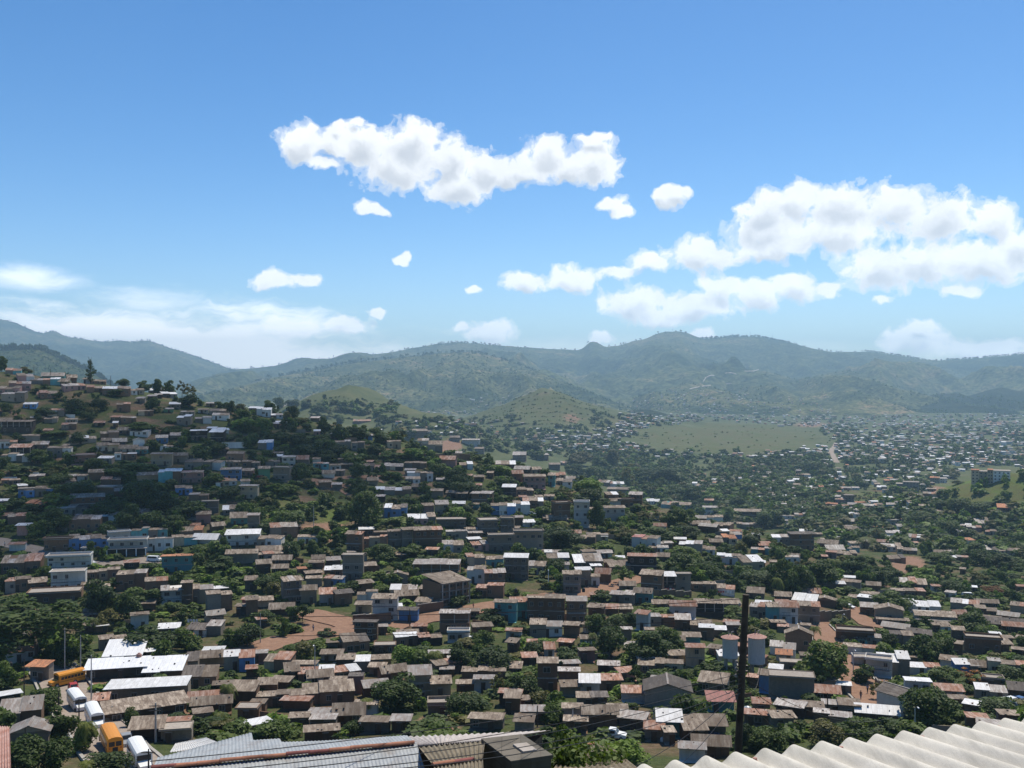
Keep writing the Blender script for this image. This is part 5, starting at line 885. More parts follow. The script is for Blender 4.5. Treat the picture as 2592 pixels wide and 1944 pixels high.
scatter(2600, HZ, (.8, 2.4), (2, 5), 130, 640, [crown(60 + i, 150, .26, 'round', 5) for i in range(5)], [('dark', .3), ('mid', .45), ('bright', .15), ('olive', .1)], .3, 'undergrowth', 6)
def grassy(px, py):
    k_ = .45 + 1.1 * float(fbm(np.array([px / 45]), np.array([py / 14]), 5, 3)[0])
    return any(((px - a) / b2) ** 2 + ((py - c) / e) ** 2 < k_ for a, c, b2, e, _ in GRASS[4:15] if _ >= .8)
VZ = [(2080, 2620, 1078, 1180, 3), (1500, 2620, 1048, 1080, 1.5), (1280, 1640, 1085, 1160, 1.6), (1850, 2620, 1180, 1340, 4), (1500, 2120, 1145, 1320, 8), (2000, 2620, 1330, 1450, 3), (950, 1320, 1060, 1150, 1.2), (780, 1010, 1020, 1060, .3)]
scatter(3300, VZ, (4, 9), (6, 13), 540, 3600, [crown(80 + i, 120, .24, s_, 6) for i, s_ in enumerate(('round', 'dense', 'dense', 'tall'))], [('dark', .24), ('mid', .44), ('bright', .14), ('olive', .18)], .3, 'valley_trees', 8, avoid=lambda x, y: grassy(x, y) and RS.rand() < .93)
scatter(1000, [(1220, 1540, 1000, 1095, 3), (780, 1010, 1020, 1065, 1.5), (1600, 2110, 1082, 1155, .8), (1000, 1260, 1060, 1110, 1.5), (2130, 2330, 1245, 1290, 1)], (.8, 3.2), (1.5, 5), 540, 3200, [crown(140 + i, 60, .34, 'round', 4) for i in range(4)], [('dark', .4), ('mid', .3), ('bright', .08), ('olive', .22)], .5, 'hill_scrub', 5)
# --- the far town
def town(n, zones, name, mounts=()):
    mb = MB(); done = 0; ws = np.array([z[4] for z in zones], float); ws /= ws.sum()
    rw = [('z', .3), ('g', .32), ('b', .2), ('r', .1), ('t', .08)]; ww = [('w', .42), ('c', .22), ('y', .14), ('b', .12), ('p', .06), ('t', .04)]
    for _ in range(n * 8):
        if done >= n: break
        z = zones[RS.choice(len(zones), p=ws)]; px, py = RS.uniform(z[0], z[1]), RS.uniform(z[2], z[3])
        if len(z) > 5:
            p = mount_at(z[5], px, py)
            if p is None or p.y > 7500: continue
            d = p.y
        else:
            d = pick(px, py)
            if d is None or d < 560: continue
            if grassy(px, py): continue
            p = Vector(((px - CX) / F * d, d, gz((px - CX) / F * d, d)))
        wd, dp, h = RS.uniform(4.2, 8.5), RS.uniform(4, 7), RS.uniform(2.3, 3.6)
        if RS.rand() < .12: h += 2.6
        if RS.rand() < .05: wd *= 2.2
        if not len(z) > 5 and not clear(px - wd / d * F / 2, px + wd / d * F / 2, py - h / d * F * 1.6, py, d, .2): continue
        o = MB(); x0, x1 = -wd / 2, wd / 2
        wm = W[ww[RS.choice(6, p=[q[1] for q in ww])][0]]; rm = ROOF[rw[RS.choice(5, p=[q[1] for q in rw])][0]]
        o.box(x0, x1, 0, dp, -3, h, wm); rs_ = RS.uniform(.2, 1.4)
        o.hexa([(x0 - .3, -.5, h + .02), (x1 + .3, -.5, h + .02), (x1 + .3, dp + .3, h + rs_), (x0 - .3, dp + .3, h + rs_), (x0 - .3, -.5, h + .14), (x1 + .3, -.5, h + .14), (x1 + .3, dp + .3, h + rs_ + .12), (x0 - .3, dp + .3, h + rs_ + .12)], rm)
        if d < 1500:
            for i in range(int(wd / 3)):
                x = x0 + 1.5 + 3 * i; o.box(x - .5, x + .5, -.04, .01, h * .4, h * .75, M_GLASS)
        mb.add(o, Matrix.Translation(p) @ Matrix.Rotation(RS.normal(0, .3) - math.atan2(p.x, p.y) * .7, 4, 'Z')); done += 1
    kind(mb.build(name), 'stuff'); print(name, done)
M2, M4, M3 = 'mountain.001', 'mountain', 'mountain_range.001'
town(2300, [(2080, 2610, 1076, 1180, 7), (1560, 2610, 1050, 1080, 5), (1330, 1600, 1090, 1150, 1.6), (1560, 2110, 1128, 1165, 1.3), (1900, 2610, 1180, 1300, 3.6), (1980, 2500, 1290, 1440, 1.6), (1720, 2140, 1212, 1262, 1.1), (1000, 1320, 1070, 1120, .5), (1530, 1720, 1094, 1102, .5), (1560, 1640, 1078, 1088, .4)], 'distant_houses')
town(420, [(1580, 2100, 1008, 1050, 3, M2), (1640, 1900, 990, 1015, 1, M2), (1500, 1640, 1020, 1048, .6, M3), (1000, 1240, 1042, 1062, 1.1, M4), (2300, 2592, 1036, 1052, .8, M3), (1180, 1420, 1000, 1040, .5, M4), (830, 1060, 905, 930, .25, M3)], 'distant_houses')
# woods on the nearer slopes of the range
Vs, Qs, off = [], [], 0
arrs = [crown(160 + i, 16, .55, 'round', 4) for i in range(4)]
for _ in range(10000):
    nm_ = ('mountain', 'mountain', 'mountain.001', 'hill.002', 'hill', 'hill.001', 'mountain_range.001')[_ % 7]
    px_, d_, z_ = MOUNT[nm_]; i = RS.randint(len(px_)); j = int(108 * RS.rand() ** .8)
    if j >= d_.shape[1] or not -60 < px_[i] < 2650: continue
    x, dd = px_[i] + RS.uniform(-3, 3), d_[i, j]; X = (x - CX) / F * dd
    if fbm(np.array([X / 260]), np.array([dd / 420]), 77, 4)[0] < .49: continue
    V, Q = arrs[RS.randint(4)]; h, w = RS.uniform(4, 10), RS.uniform(5, 11)
    Vs.append(np.stack([V[:, 0] * w + X, V[:, 1] * w + dd, V[:, 2] * h + z_[i, j] + CZ - 2], 1)); Qs.append(Q + off); off += len(V)
kind(link(D.objects.new('mountain_trees', npmesh('mountain_trees', np.concatenate(Vs), np.concatenate(Qs), [LEAF['dark']]))), 'stuff')
# pines along the far crest
Vs, Qs, off = [], [], 0
arrs = [crown(120 + i, 40, .4, 'tall', 5) for i in range(3)]
for _ in range(1500):
    px_, d_, z_ = MOUNT[('mountain_range.001', 'mountain_range.001', 'mountain_range', 'mountain', 'hill.002')[_ % 5]]
    x = RS.choice([RS.uniform(1770, 2000), RS.uniform(2190, 2600), RS.uniform(1100, 1260), RS.uniform(560, 2600)], p=[.3, .32, .1, .28]) if _ % 5 < 2 else RS.uniform(max(0, px_[0] + 30), min(2592, px_[-1] - 30))
    i = int(np.clip(np.searchsorted(px_, x), 0, len(px_) - 1)); j = 109 - RS.randint(0, 3); dd, zz = d_[i, j], z_[i, j] + CZ
    V, Q = arrs[RS.randint(3)]; h, w = RS.uniform(7, 19), RS.uniform(7, 15)
    Vs.append(np.stack([V[:, 0] * w + (x - CX) / F * dd, V[:, 1] * w + dd, V[:, 2] * h + zz - 2], 1)); Qs.append(Q + off); off += len(V)
kind(link(D.objects.new('ridge_trees', npmesh('ridge_trees', np.concatenate(Vs), np.concatenate(Qs), [LEAF['dark']]))), 'stuff')
print('TREES', NT_)
# ------------------------------------------------------------------ near roofs below the camera
def ray(px, py, d): return Vector(((px - CX) / F * d, d, CZ - (py - CY) / F * d))
def corr(P, nu, nv, amp, waves, mat, name, parent, th=.006, phase=0.0, jag=0.0):
    """corrugated sheet: P(u,v) -> point, waves across u"""
    V, Q = [], []; uu = np.linspace(0, 1, nu + 1); vv = np.linspace(0, 1, nv + 1)
    for s in (0, 1):
        for u in uu:
            z = amp * (math.cos(2 * math.pi * (u * waves) + phase) - 1) - s * th; sheet = int(u * waves / 9)
            j = (((sheet * 7919) % 13) / 13 - .5) * jag
            for v in vv: p = P(u, v + (j if v > .99 else 0)); V.append((p.x, p.y, p.z + z + (sheet % 2) * .002))
    n = (nu + 1) * (nv + 1); I = lambda s, a, b: s * n + a * (nv + 1) + b
    for a in range(nu):
        for b in range(nv):
            Q.append((I(0, a, b), I(0, a, b + 1), I(0, a + 1, b + 1), I(0, a + 1, b))); Q.append((I(1, a, b), I(1, a + 1, b), I(1, a + 1, b + 1), I(1, a, b + 1)))
        for b in (0, nv): q = (I(0, a, b), I(0, a + 1, b), I(1, a + 1, b), I(1, a, b)); Q.append(q if b == 0 else q[::-1])
    for b in range(nv):
        for a in (0, nu): q = (I(0, a, b + 1), I(0, a, b), I(1, a, b), I(1, a, b + 1)); Q.append(q if a == 0 else q[::-1])
    Q = [q[::-1] for q in Q]
    return link(D.objects.new(name, npmesh(name, np.array(V), np.array(Q), [mat], smooth=amp > .015)), parent)
m, nt, b = newmat('fibre_cement'); co = tex(nt)
n1 = noise(nt, 3.5, 7, co, .62); n2 = noise(nt, 160, 2, co, .6); n3 = noise(nt, .9, 4, co)
c = mixc(nt, 1.0, ramp(nt, n1, [(.3, (.52, .485, .42)), (.68, (.65, .61, .535))]), ramp(nt, n2, [(.3, (.86,) * 3), (.7, (1.06,) * 3)]), 'MULTIPLY')
mp = N(nt, 'ShaderNodeMapping'); mp.inputs['Rotation'].default_value = (0, 0, R(-17.7)); mp.inputs['Scale'].default_value = (9, .7, 1); nt.links.new(co, mp.inputs[0]); n4 = noise(nt, 1.4, 6, mp.outputs[0], .7)
c = mixc(nt, math_(nt, 'MULTIPLY', ramp(nt, n4, [(.46, (0, 0, 0)), (.66, (1, 1, 1))]), .45), c, (.25, .235, .2))
c = mixc(nt, math_(nt, 'MULTIPLY', ramp(nt, n3, [(.5, (0, 0, 0)), (.75, (1, 1, 1))]), .35), c, (.34, .33, .29))
nt.links.new(c, b.inputs['Base Color']); b.inputs['Roughness'].default_value = .85; b.inputs['Specular IOR Level'].default_value = .2; bump(nt, b, n2, .25, .003); M_FIB = m
def streaked(name, c1, c2, stain, amt, rough=.6, scale=(6, 1.2, 1)):
    m, nt, b = newmat(name); co = tex(nt); mp = N(nt, 'ShaderNodeMapping'); mp.inputs['Scale'].default_value = scale; nt.links.new(co, mp.inputs[0])
    n1 = noise(nt, 1.3, 7, mp.outputs[0], .65); n2 = noise(nt, 2.2, 6, co, .7); n3 = noise(nt, 30, 3, co, .6)
    c = mixc(nt, math_(nt, 'MULTIPLY', ramp(nt, n2, [(.5, (0, 0, 0)), (.68, (1, 1, 1))]), amt), ramp(nt, n1, [(.3, c1), (.7, c2)]), stain)
    c = mixc(nt, 1.0, c, ramp(nt, n3, [(.3, (.85,) * 3), (.7, (1.1,) * 3)]), 'MULTIPLY')
    nt.links.new(c, b.inputs['Base Color']); b.inputs['Roughness'].default_value = rough; b.inputs['Specular IOR Level'].default_value = .3; return m
M_BLUEZ = streaked('blue_grey_zinc', (.27, .285, .295), (.37, .385, .39), (.2, .165, .14), .6, .5)
M_MOSS = streaked('mossy_fibre_sheet', (.13, .105, .07), (.24, .2, .14), (.075, .065, .04), .7, .9)
M_PINKF = streaked('bleached_fibre_sheet', (.34, .3, .28), (.5, .46, .43), (.24, .18, .16), .5, .85)
M_RUST = streaked('rusted_sheet', (.3, .13, .09), (.45, .3, .26), (.2, .07, .04), .6, .8)
M_CLAYT = plain('clay_ridge_tile', (.32, .14, .085), .85, 0, .4); M_CLAYD = plain('dark_clay_tile', (.2, .07, .06), .85, 0, .4)
MARK = []
def near_house(name, label, cat='house', pt=None):
    o = empty(name, pt); tag(o, label, cat); return o
# (a) white fibre-cement roof right under the camera
h = 1.94; E0 = Vector((.3454 * h, 2.622 * h, CZ - h)); U_ = Vector((.953, .3035, 0)); N_ = Vector((.3035, -.953, 0)); nw = 30; s_ = .177
root = near_house('house', 'nearest house, bone-white wavy fibre cement roof filling the bottom right corner', pt=(E0.x + 1.5, E0.y - .2, CZ - 3.2))
inv = -Vector(root.location)
P = lambda u, v: E0 + inv + U_ * ((u * nw - 7) * s_) + N_ * (v * 3.7) + Vector((0, 0, .115 * v * 3.7))
rf = corr(P, nw * 18, 10, .0245, nw, M_FIB, 'roof', root, .007)
for i in range(-6, 22, 3):
    c0 = E0 + inv + U_ * ((i + .5) * s_) + N_ * .05; mb = MB(); mb.lathe([(0, -.053), (.024, -.05), (.022, -.04), (.012, -.036), (.011, -.022), (0, -.02)], M_RUST, 10)
    o = mb.build('bolt', rf); o.location = c0; o.rotation_euler = (0, 0, .4 * i)
mb = MB(); c_ = [E0 + inv + U_ * a + N_ * b2 for a, b2 in ((-1.0, .45), (3.9, .45), (3.9, 3.4), (-1.0, 3.4))]
mb.hexa([(p.x, p.y, -.6) for p in c_][::-1] + [(p.x, p.y, p.z - .12) for p in c_][::-1], W['w']); mb.build('wall', root)
# (b) blue-grey zinc roof with clay ridge tiles
A0, A1 = ray(385, 1943.5, 19.45), ray(1055, 1878, 20.86); A0.z = A1.z = CZ - 7.5; u2 = (A1 - A0).normalized(); L2 = (A1 - A0).length; w2 = Vector((-u2.y, u2.x, 0))
root = near_house('house', 'near house with blue-grey zinc roof and a row of clay ridge tiles', pt=(A0.x + 2.5, A0.y, CZ - 9.9)); inv = -Vector(root.location)
dep = lambda s: float(np.interp(s, [0, .2, 1.95, 1.96, 2.55, 2.56, 3.5, L2], [1.5, 1.7, 4.0, 2.7, 2.55, 2.0, 1.6, 1.25]))
P = lambda u, v: A0 + inv + u2 * (u * L2) + w2 * (dep(u * L2) * v) - Vector((0, 0, .2 * dep(u * L2) * v + .03))
corr(P, 560, 6, .0055, L2 / .076, M_BLUEZ, 'roof', root, .003)
P = lambda u, v: A0 + inv + u2 * (u * L2) - w2 * (3.2 * v) - Vector((0, 0, .21 * 3.2 * v + .035))
corr(P, 560, 6, .0055, L2 / .076, M_BLUEZ, 'roof', root, .003, 1.0)
def ridge_tiles(p0, p1, parent, inv, ln=.43, r=.062):
    mb = MB(); u = (p1 - p0).normalized(); n = max(1, int((p1 - p0).length / ln)); w = Vector((-u.y, u.x, 0)).normalized()
    for i in range(n):
        a = p0 + u * (ln * i - .02) + inv; b2 = a + u * (ln + .04); mt = M_CLAYD if random.random() < .28 else M_CLAYT; rr = (r, r * .86)
        off = Vector((0, 0, random.uniform(-.008, .012))); ring = []
        for e, q in ((rr[0], a), (rr[1], b2)):
            ring.append([q + off + w * (math.cos(t) * e) + Vector((0, 0, math.sin(t) * e * .8)) for t in np.linspace(-.15, math.pi + .15, 9)])
        for k_ in range(8): mb.face((ring[0][k_], ring[1][k_], ring[1][k_ + 1], ring[0][k_ + 1])[::-1], mt)
        mb.face(ring[0], mt); mb.face(ring[1][::-1], mt)
    return mb.build('ridge_tiles', parent)
ridge_tiles(A0, A1, root, inv)
mb = MB(); q = [A0 + inv + u2 * a + w2 * b2 for a, b2 in ((.2, 1.0), (L2 - .2, 1.0), (L2 - .2, -2.8), (.2, -2.8))]
mb.hexa([(p.x, p.y, -.5) for p in q][::-1] + [(p.x, p.y, p.z - .75) for p in q][::-1], W['c']); mb.build('wall', root)
# (c) patches of neighbouring roofs, each on its own walls
def patch_house(name, label, c, waves, amp, mat, wallm, ridge=None, more=(), drop=2.6):
    pts = [ray(*p) for p in c]; ctr = sum(pts, Vector()) / 4
    root = near_house(name, label, pt=(ctr.x, ctr.y, min(p.z for p in pts) - drop)); inv = -Vector(root.location)
    for q, wv, am, mt in [(c, waves, amp, mat)] + list(more):
        g = [ray(*p) + inv for p in q]
        P = lambda u, v, g=g: (g[0] * (1 - u) + g[1] * u) * (1 - v) + (g[3] * (1 - u) + g[2] * u) * v
        corr(P, max(12, int(wv * 8)), 5, am, wv, mt, 'roof', root, .006, 0, .06 if wv > 10 else 0)
    if ridge: ridge_tiles(ray(*ridge[0]), ray(*ridge[1]), root, inv, .4)
    g = [p + inv for p in pts]; ct = sum(g, Vector()) / 4; g = [ct + (p - ct) * .9 for p in g]; zt = min(p.z for p in g) - .1
    mb = MB(); lo = [(p.x, p.y, -1.5) for p in g]; hi = [(p.x, p.y, zt) for p in g]; mb.hexa(lo + hi, wallm); mb.build('wall', root); return root
patch_house('house', 'low house with bleached pinkish fibre roof and mossy brown slope, right of the zinc roof', [(1040, 1887, 21.0), (1228, 1873, 21.6), (1395, 1848, 25.5), (925, 1866, 24.5)], 30, .02, M_PINKF, W['b'], ((1098, 1937, 18.3), (1222, 1917, 18.8)),
            [([(1098, 1939, 18.2), (1222, 1919, 18.7), (1228, 1874, 21.5), (1058, 1888, 20.9)], 13, .02, M_MOSS), ([(1085, 1990, 16.6), (1225, 1968, 17), (1222, 1921, 18.6), (1100, 1940, 18.1)], 13, .02, M_MOSS)])
patch_house('house', 'small house under white plastic-bright sheets just behind the blue-grey zinc roof', [(430, 1903, 24.5), (575, 1888, 25.5), (520, 1866, 29), (445, 1880, 28)], 22, .009, ROOF['z'], W['c'], None, (), 2.2)
patch_house('house', 'brown-roofed house with an orange ridge, hidden behind the mango leaves', [(1380, 1975, 22), (1622, 1950, 23.5), (1530, 1878, 29), (1440, 1890, 28.5)], 14, .02, M_MOSS, W['b'], ((1445, 1891, 28.4), (1530, 1879, 29)))
patch_house('house', 'house with a rust-red sheet roof at the bottom left edge of the frame', [(-90, 1975, 13), (28, 1958, 13), (24, 1836, 17), (-70, 1832, 17)], 16, .009, M_RUST, W['c'])
# (d) concrete cistern
D0 = 20.0; Dp_ = [ray(x, y, D0 * 964 / (y - 972)) for x, y in ((1294, 1936), (1395, 1921), (1320, 1870), (1222, 1881))]
root = near_house('water_cistern', 'dark stained concrete cistern block between the roofs and the mango tree', 'cistern', (Dp_[0].x, Dp_[0].y, CZ - 10.2)); inv = -Vector(root.location)
M_CIST = wallmat('stained_concrete', (.16, .145, .12), (.06, .053, .042), True, .1, .7); g = [p + inv for p in Dp_]; zt = g[0].z
mb = MB(); mb.hexa([(p.x, p.y, -.6) for p in g] + [(p.x, p.y, zt) for p in g], M_CIST); mb.build('wall', root)
ct = sum(g, Vector()) / 4; q = [ct + (p - ct) * 1.05 for p in g]; mb = MB(); mb.hexa([(p.x, p.y, zt + .003) for p in q] + [(p.x, p.y, zt + .09) for p in q], M_CIST); mb.build('lid', root)
q = [ct + (p - ct) * .35 + (g[1] - ct) * .25 for p in g]; mb = MB(); mb.hexa([(p.x, p.y, zt + .092) for p in q] + [(p.x, p.y, zt + .13) for p in q], M_CONC); mb.build('hatch', root)
# (e) mango tree close by
rs_c = [crown(200, 3400, .05, 'airy', 30, .9), crown(201, 4200, .05, 'dense', 18, .5)]
for px0, px1, y0, d, ci, lab in ((1335, 1500, 1850, 26, 0, 'leafy mango tree with sparse top in front of the brown roof, nearest tree'), (1400, 1600, 1880, 25, 1, 'dense mango tree spilling over the orange-ridged brown roof')):
    x = ((px0 + px1) / 2 - CX) / F * d; zt = CZ - (y0 - CY) / F * d; zb = gz(x, d); root = empty('mango_tree', (x, d, zb)); tag(root, lab, 'tree')
    c_ = link(D.objects.new('crown', npmesh('crown', *rs_c[ci], [LEAF['mid' if ci else 'dark']])), root); w_ = (px1 - px0) / F * d; Hh = zt - zb
    c_.scale = (w_, w_, Hh * .8); c_.location = (0, 0, Hh * .2); t = link(D.objects.new('trunk', TR[1]), root); t.scale = (w_, w_, Hh)

# ------------------------------------------------------------------ poles and wires
root = empty('utility_pole', ray(1854, 2175, 31)); tag(root, 'dark wooden utility pole rising beside the white tanks, tallest in the picture', 'pole')
inv = -Vector(root.location); b0, b1 = ray(1854, 2200, 31) + inv, ray(1888, 1505, 31) + inv
mb = MB(); mb.tube([b0, b0.lerp(b1, .35), b0.lerp(b1, .7), b1], [.125, .118, .11, .1], M_POLEW, 14); mb.build('post', root)
mb = MB()
for t_ in (.72, .74): mb.tube([b0.lerp(b1, t_) + Vector((-.17, 0, 0)), b0.lerp(b1, t_) + Vector((.17, 0, 0))], .03, M_IRON, 8)
mb.build('bracket', root)
for t_ in (.70, .725, .75, .96):
    mb = MB(); mb.lathe([(0, 0), (.045, .01), (.05, .05), (.025, .07), (.045, .09), (0, .12)], M_CONC, 10); o = mb.build('insulator', root); o.location = b0.lerp(b1, t_) + Vector((-.19, -.05, 0))
def wire(name, label, a, b2, sag, r=.008, n=20):
    mb = MB(); pts = []
    for i in range(n + 1):
        t = i / n; p = a.lerp(b2, t); p.z -= 4 * sag * t * (1 - t); pts.append(p)
    mb.tube(pts, r, M_WIRE, 5, False); tag(mb.build(name), label, 'wire', 'overhead wires')
T0 = lambda y: ray(1886 - (y - 1505) * .048, y, 30.85)
for lab, a, b2, sg in (('upper overhead wire crossing level over the left hillside to the pole top', ray(-150, 1527, 40), T0(1515), .55), ('lower overhead wire crossing over the left hillside below the first', ray(-150, 1572, 40), T0(1560), .6),
    ('wire over the blue-grey zinc roof, uppermost of the near bundle', ray(380, 1927, 17), T0(1705), .25), ('second wire down over the zinc roof and clay ridge tiles', ray(560, 1950, 16.5), T0(1718), .3),
    ('third wire down, crossing the zinc roof and the mossy roof', ray(720, 1948, 16), T0(1730), .3), ('fourth wire down, crossing low over the mossy brown roof', ray(850, 1950, 15.5), T0(1742), .35),
    ('lowest wire of the near bundle, passing in front of the cistern', ray(960, 1950, 15), T0(1755), .35), ('wire falling steeply left from the wooden pole to the small houses', ray(1560, 1960, 26), T0(1740), .3),
    ('wire falling steepest from the wooden pole beside the mango tree', ray(1690, 1960, 27), T0(1750), .25), ('wire running right from the wooden pole over the dirt street', ray(2290, 1800, 60), T0(1712), 1.0),
    ('lower wire running right from the wooden pole towards the white roof', ray(2235, 1840, 55), T0(1728), .9), ('slack wire drooping right from the wooden pole into the trees', ray(2110, 1890, 45), T0(1745), .8),
    ('wire looping down beside the right-hand white tank', ray(1925, 1690, 33), T0(1600), 1.2), ('wire looping down past the left-hand white tank', ray(1822, 1700, 33), T0(1590), 1.3)):
    wire('overhead_wire', lab, a, b2, sg, .009 if sg < .5 else .011)
def pole(px, yt, yb, label, m=M_POLEC, lamp=False, arms=0, r=.11):
    p = at(px, yb); h = (yb - yt) / F * p.y; root = empty('street_pole' if not lamp else 'street_lamp', p); tag(root, label, 'lamp post' if lamp else 'pole', 'poles standing among the houses')
    mb = MB(); mb.tube([(0, 0, -.5), (0, 0, h * .5), (0, 0, h)], [r * 1.2, r, r * .75], m, 10); mb.build('post', root)
    for k_ in range(arms):
        mb = MB(); mb.box(-.9, .9, -.05 - r, -r + .03, h - .5 - .7 * k_, h - .38 - .7 * k_, M_IRON if m is M_POLEC else M_POLEW); mb.build('crossarm', root)
    if lamp:
        mb = MB(); mb.tube([(0, -.03, h - .1), (0, -.5, h + .35), (0, -1.1, h + .4)], .035, M_IRON, 6); mb.build('arm', root)
        mb = MB(); mb.hexa([(-.14, -1.65, h + .3), (.14, -1.65, h + .3), (.1, -1.05, h + .36), (-.1, -1.05, h + .36), (-.1, -1.6, h + .42), (.1, -1.6, h + .42), (.08, -1.05, h + .44), (-.08, -1.05, h + .44)], M_WHITE); mb.build('lamp_head', root)
    return root
for a in ((164, 1598, 1705, 'grey concrete pole in front of the huge spreading tree'), (204, 1612, 1700, 'thin grey pole right of the concrete one, under the spreading tree'), (231, 1664, 1782, 'slim pole before the bright factory roofs', M_POLEC, False, 1),
    (149, 1752, 1815, 'dark timber pole leaning by the dusty street', M_POLEW), (61, 1668, 1760, 'pole beside the orange-roofed house', M_POLEW), (200, 1772, 1840, 'pole with crossarm among the parked buses', M_POLEW, False, 1),
    (394, 1785, 1885, 'lattice-grey pole with two crossarms in front of the brick factory', M_POLEC, False, 2, .16), (376, 1908, 1990, 'timber pole with a crossarm beside the last white bus', M_POLEW, False, 1), (64, 1845, 1935, 'dark pole before the grey tiled gable', M_POLEW),
    (464, 1592, 1640, 'lamp post standing before the white house below the bank', M_POLEC, True), (659, 1560, 1636, 'pale pole at the start of the lower dirt road'), (797, 1636, 1728, 'tall lamp post above the wide zinc roof by the green bank', M_POLEC, True),
    (814, 1690, 1730, 'short dark pole beside the lamp post over the zinc roof', M_POLEW), (1037, 1545, 1592, 'pole beside the blue-walled house on the dirt road', M_POLEW), (1388, 1453, 1497, 'white lamp post above the dirt road bend', M_WHITE, True),
    (2133, 1560, 1590, 'lamp post before the brown retaining wall', M_POLEC, True), (2160, 1650, 1712, 'grey lamp post at the top of the steep dirt street', M_POLEC, True), (2238, 1722, 1802, 'grey pole on the kerb of the steep dirt street'),
    (2095, 1762, 1820, 'thin dark pole over the low rusty shacks', M_POLEW), (2316, 1792, 1868, 'lamp post just behind the white wavy roof', M_POLEC, True), (794, 1292, 1366, 'pale concrete pole on the green slope', M_POLEC, False, 1), (862, 1330, 1373, 'dark pole below the bare bank', M_POLEW),
    (1065, 1296, 1336, 'pole beside the pink house with pale roof', M_POLEW), (86, 928, 962, 'thin pole on the skyline near the ridge houses', M_POLEW), (128, 935, 962, 'second thin pole on the skyline, left of the pine', M_POLEW), (280, 950, 975, 'small pole on the ridge right of the pine', M_POLEW),
    (1450, 1795, 1848, 'pole before the white two-storey house above the pink shed', M_POLEC), (1360, 1790, 1845, 'dark pole in front of the tan-roofed house by the leafy mango', M_POLEW), (1655, 1800, 1850, 'grey pole with crossarm beside the zinc roof under the big warehouse', M_POLEC, False, 1), (1640, 1192, 1238, 'tall pole at the crest of the hill beside the dark tree', M_POLEC)):
    pole(*a)

# ------------------------------------------------------------------ tanks
M_TANK = streaked('painted_tank', (.4, .4, .4), (.5, .5, .49), (.3, .24, .2), .35, .6, (3, 3, .6)); M_SILV = plain('silver_tank', (.5, .52, .52), .35, .3, .1)
for x0, x1, y0, yb, yp, lab in ((1829, 1867, 1614, 1664, 1722, 'left-hand of two pale round water tanks with rusty conical lid'), (1894, 1936, 1612, 1678, 1722, 'right-hand and larger round water tank with rusty conical lid')):
    p = at((x0 + x1) / 2, yp); d = p.y; k_ = d / F; r = (x1 - x0) / 2 * k_; zt, zb = CZ - (y0 - CY) * k_ - p.z, CZ - (yb - CY) * k_ - p.z
    root = empty('water_tank', p); tag(root, lab, 'water tank', 'twin water tanks')
    mb = MB(); mb.lathe([(0, zb), (r * 1.02, zb + .001), (r, zb + .2), (r, zt - .1), (r * 1.04, zt), (0, zt)], M_TANK, 32); mb.build('tank', root, True)
    mb = MB(); mb.lathe([(r * 1.2, zt + .01), (r * 1.22, zt + .08), (r * .4, zt + r * .35), (0, zt + r * .4)], M_RUST, 32); mb.build('lid', root)
    mb = MB(); mb.tube([(r * .2, 0, zt + r * .2), (r * .2, 0, zt + r * .75), (r * .45, 0, zt + r * .8)], .12, M_CONC, 8); mb.tube([(-r * .15, .1, zt + r * .2), (-r * .15, .1, zt + r * .85)], .12, M_CONC, 8); mb.build('vent_pipe', root)
    for a in range(4):
        mb = MB(); c_, s2 = math.cos(a * 1.571 + .78) * r * .8, math.sin(a * 1.571 + .78) * r * .8; mb.box(c_ - .18, c_ + .18, s2 - .18, s2 + .18, -.6, zb - .003, M_CONC); mb.build('leg', root)
p = at(1893, 1812); root = empty('storage_tank', p); tag(root, 'small silver tank with a greenish band right of the wooden pole', 'tank')
k_ = p.y / F; mb = MB(); mb.lathe([(0, 0), (12 * k_, .05), (13 * k_, 10 * k_), (9 * k_, 19 * k_), (0, 22 * k_)], M_SILV, 24); mb.build('drum', root, True); mb = MB(); mb.lathe([(13.2 * k_, 5 * k_), (13.4 * k_, 9 * k_)], W['g'], 24); mb.build('band', root)
def barrel(px, py, w, label, m=M_DARK, lift=0):
    p = at(px, py); k_ = p.y / F; r = w / 2 * k_; root = empty('water_barrel', p + Vector((0, 0, lift))); tag(root, label, 'barrel', 'water barrels on roofs and yards')
    mb = MB(); mb.lathe([(0, 0), (r, .01), (r * 1.03, r * .8), (r, r * 1.6), (r * 1.03, r * 2.2), (r * .55, r * 2.5), (0, r * 2.5)], m, 16); mb.build('drum', root, True); mb = MB(); mb.lathe([(r * .4, r * 2.502), (r * .4, r * 2.75), (0, r * 2.8)], m, 12); mb.build('lid', root)
barrel(352, 1712, 13, 'dark round water barrel beside the bright factory roof', M_RUST, 3.2); barrel(1306, 1528, 8, 'black barrel on a flat brown roof over the dirt road', M_DARK, 3); barrel(1477, 1530, 8, 'black barrel near the dirt road bend right of the big brown house', M_DARK, 3)
barrel(1676, 1884, 9, 'small white barrel beside a shed under the warehouse', M_WHITE); barrel(26, 1716, 10, 'black barrel in the yard by the palm tree', M_DARK, 2)

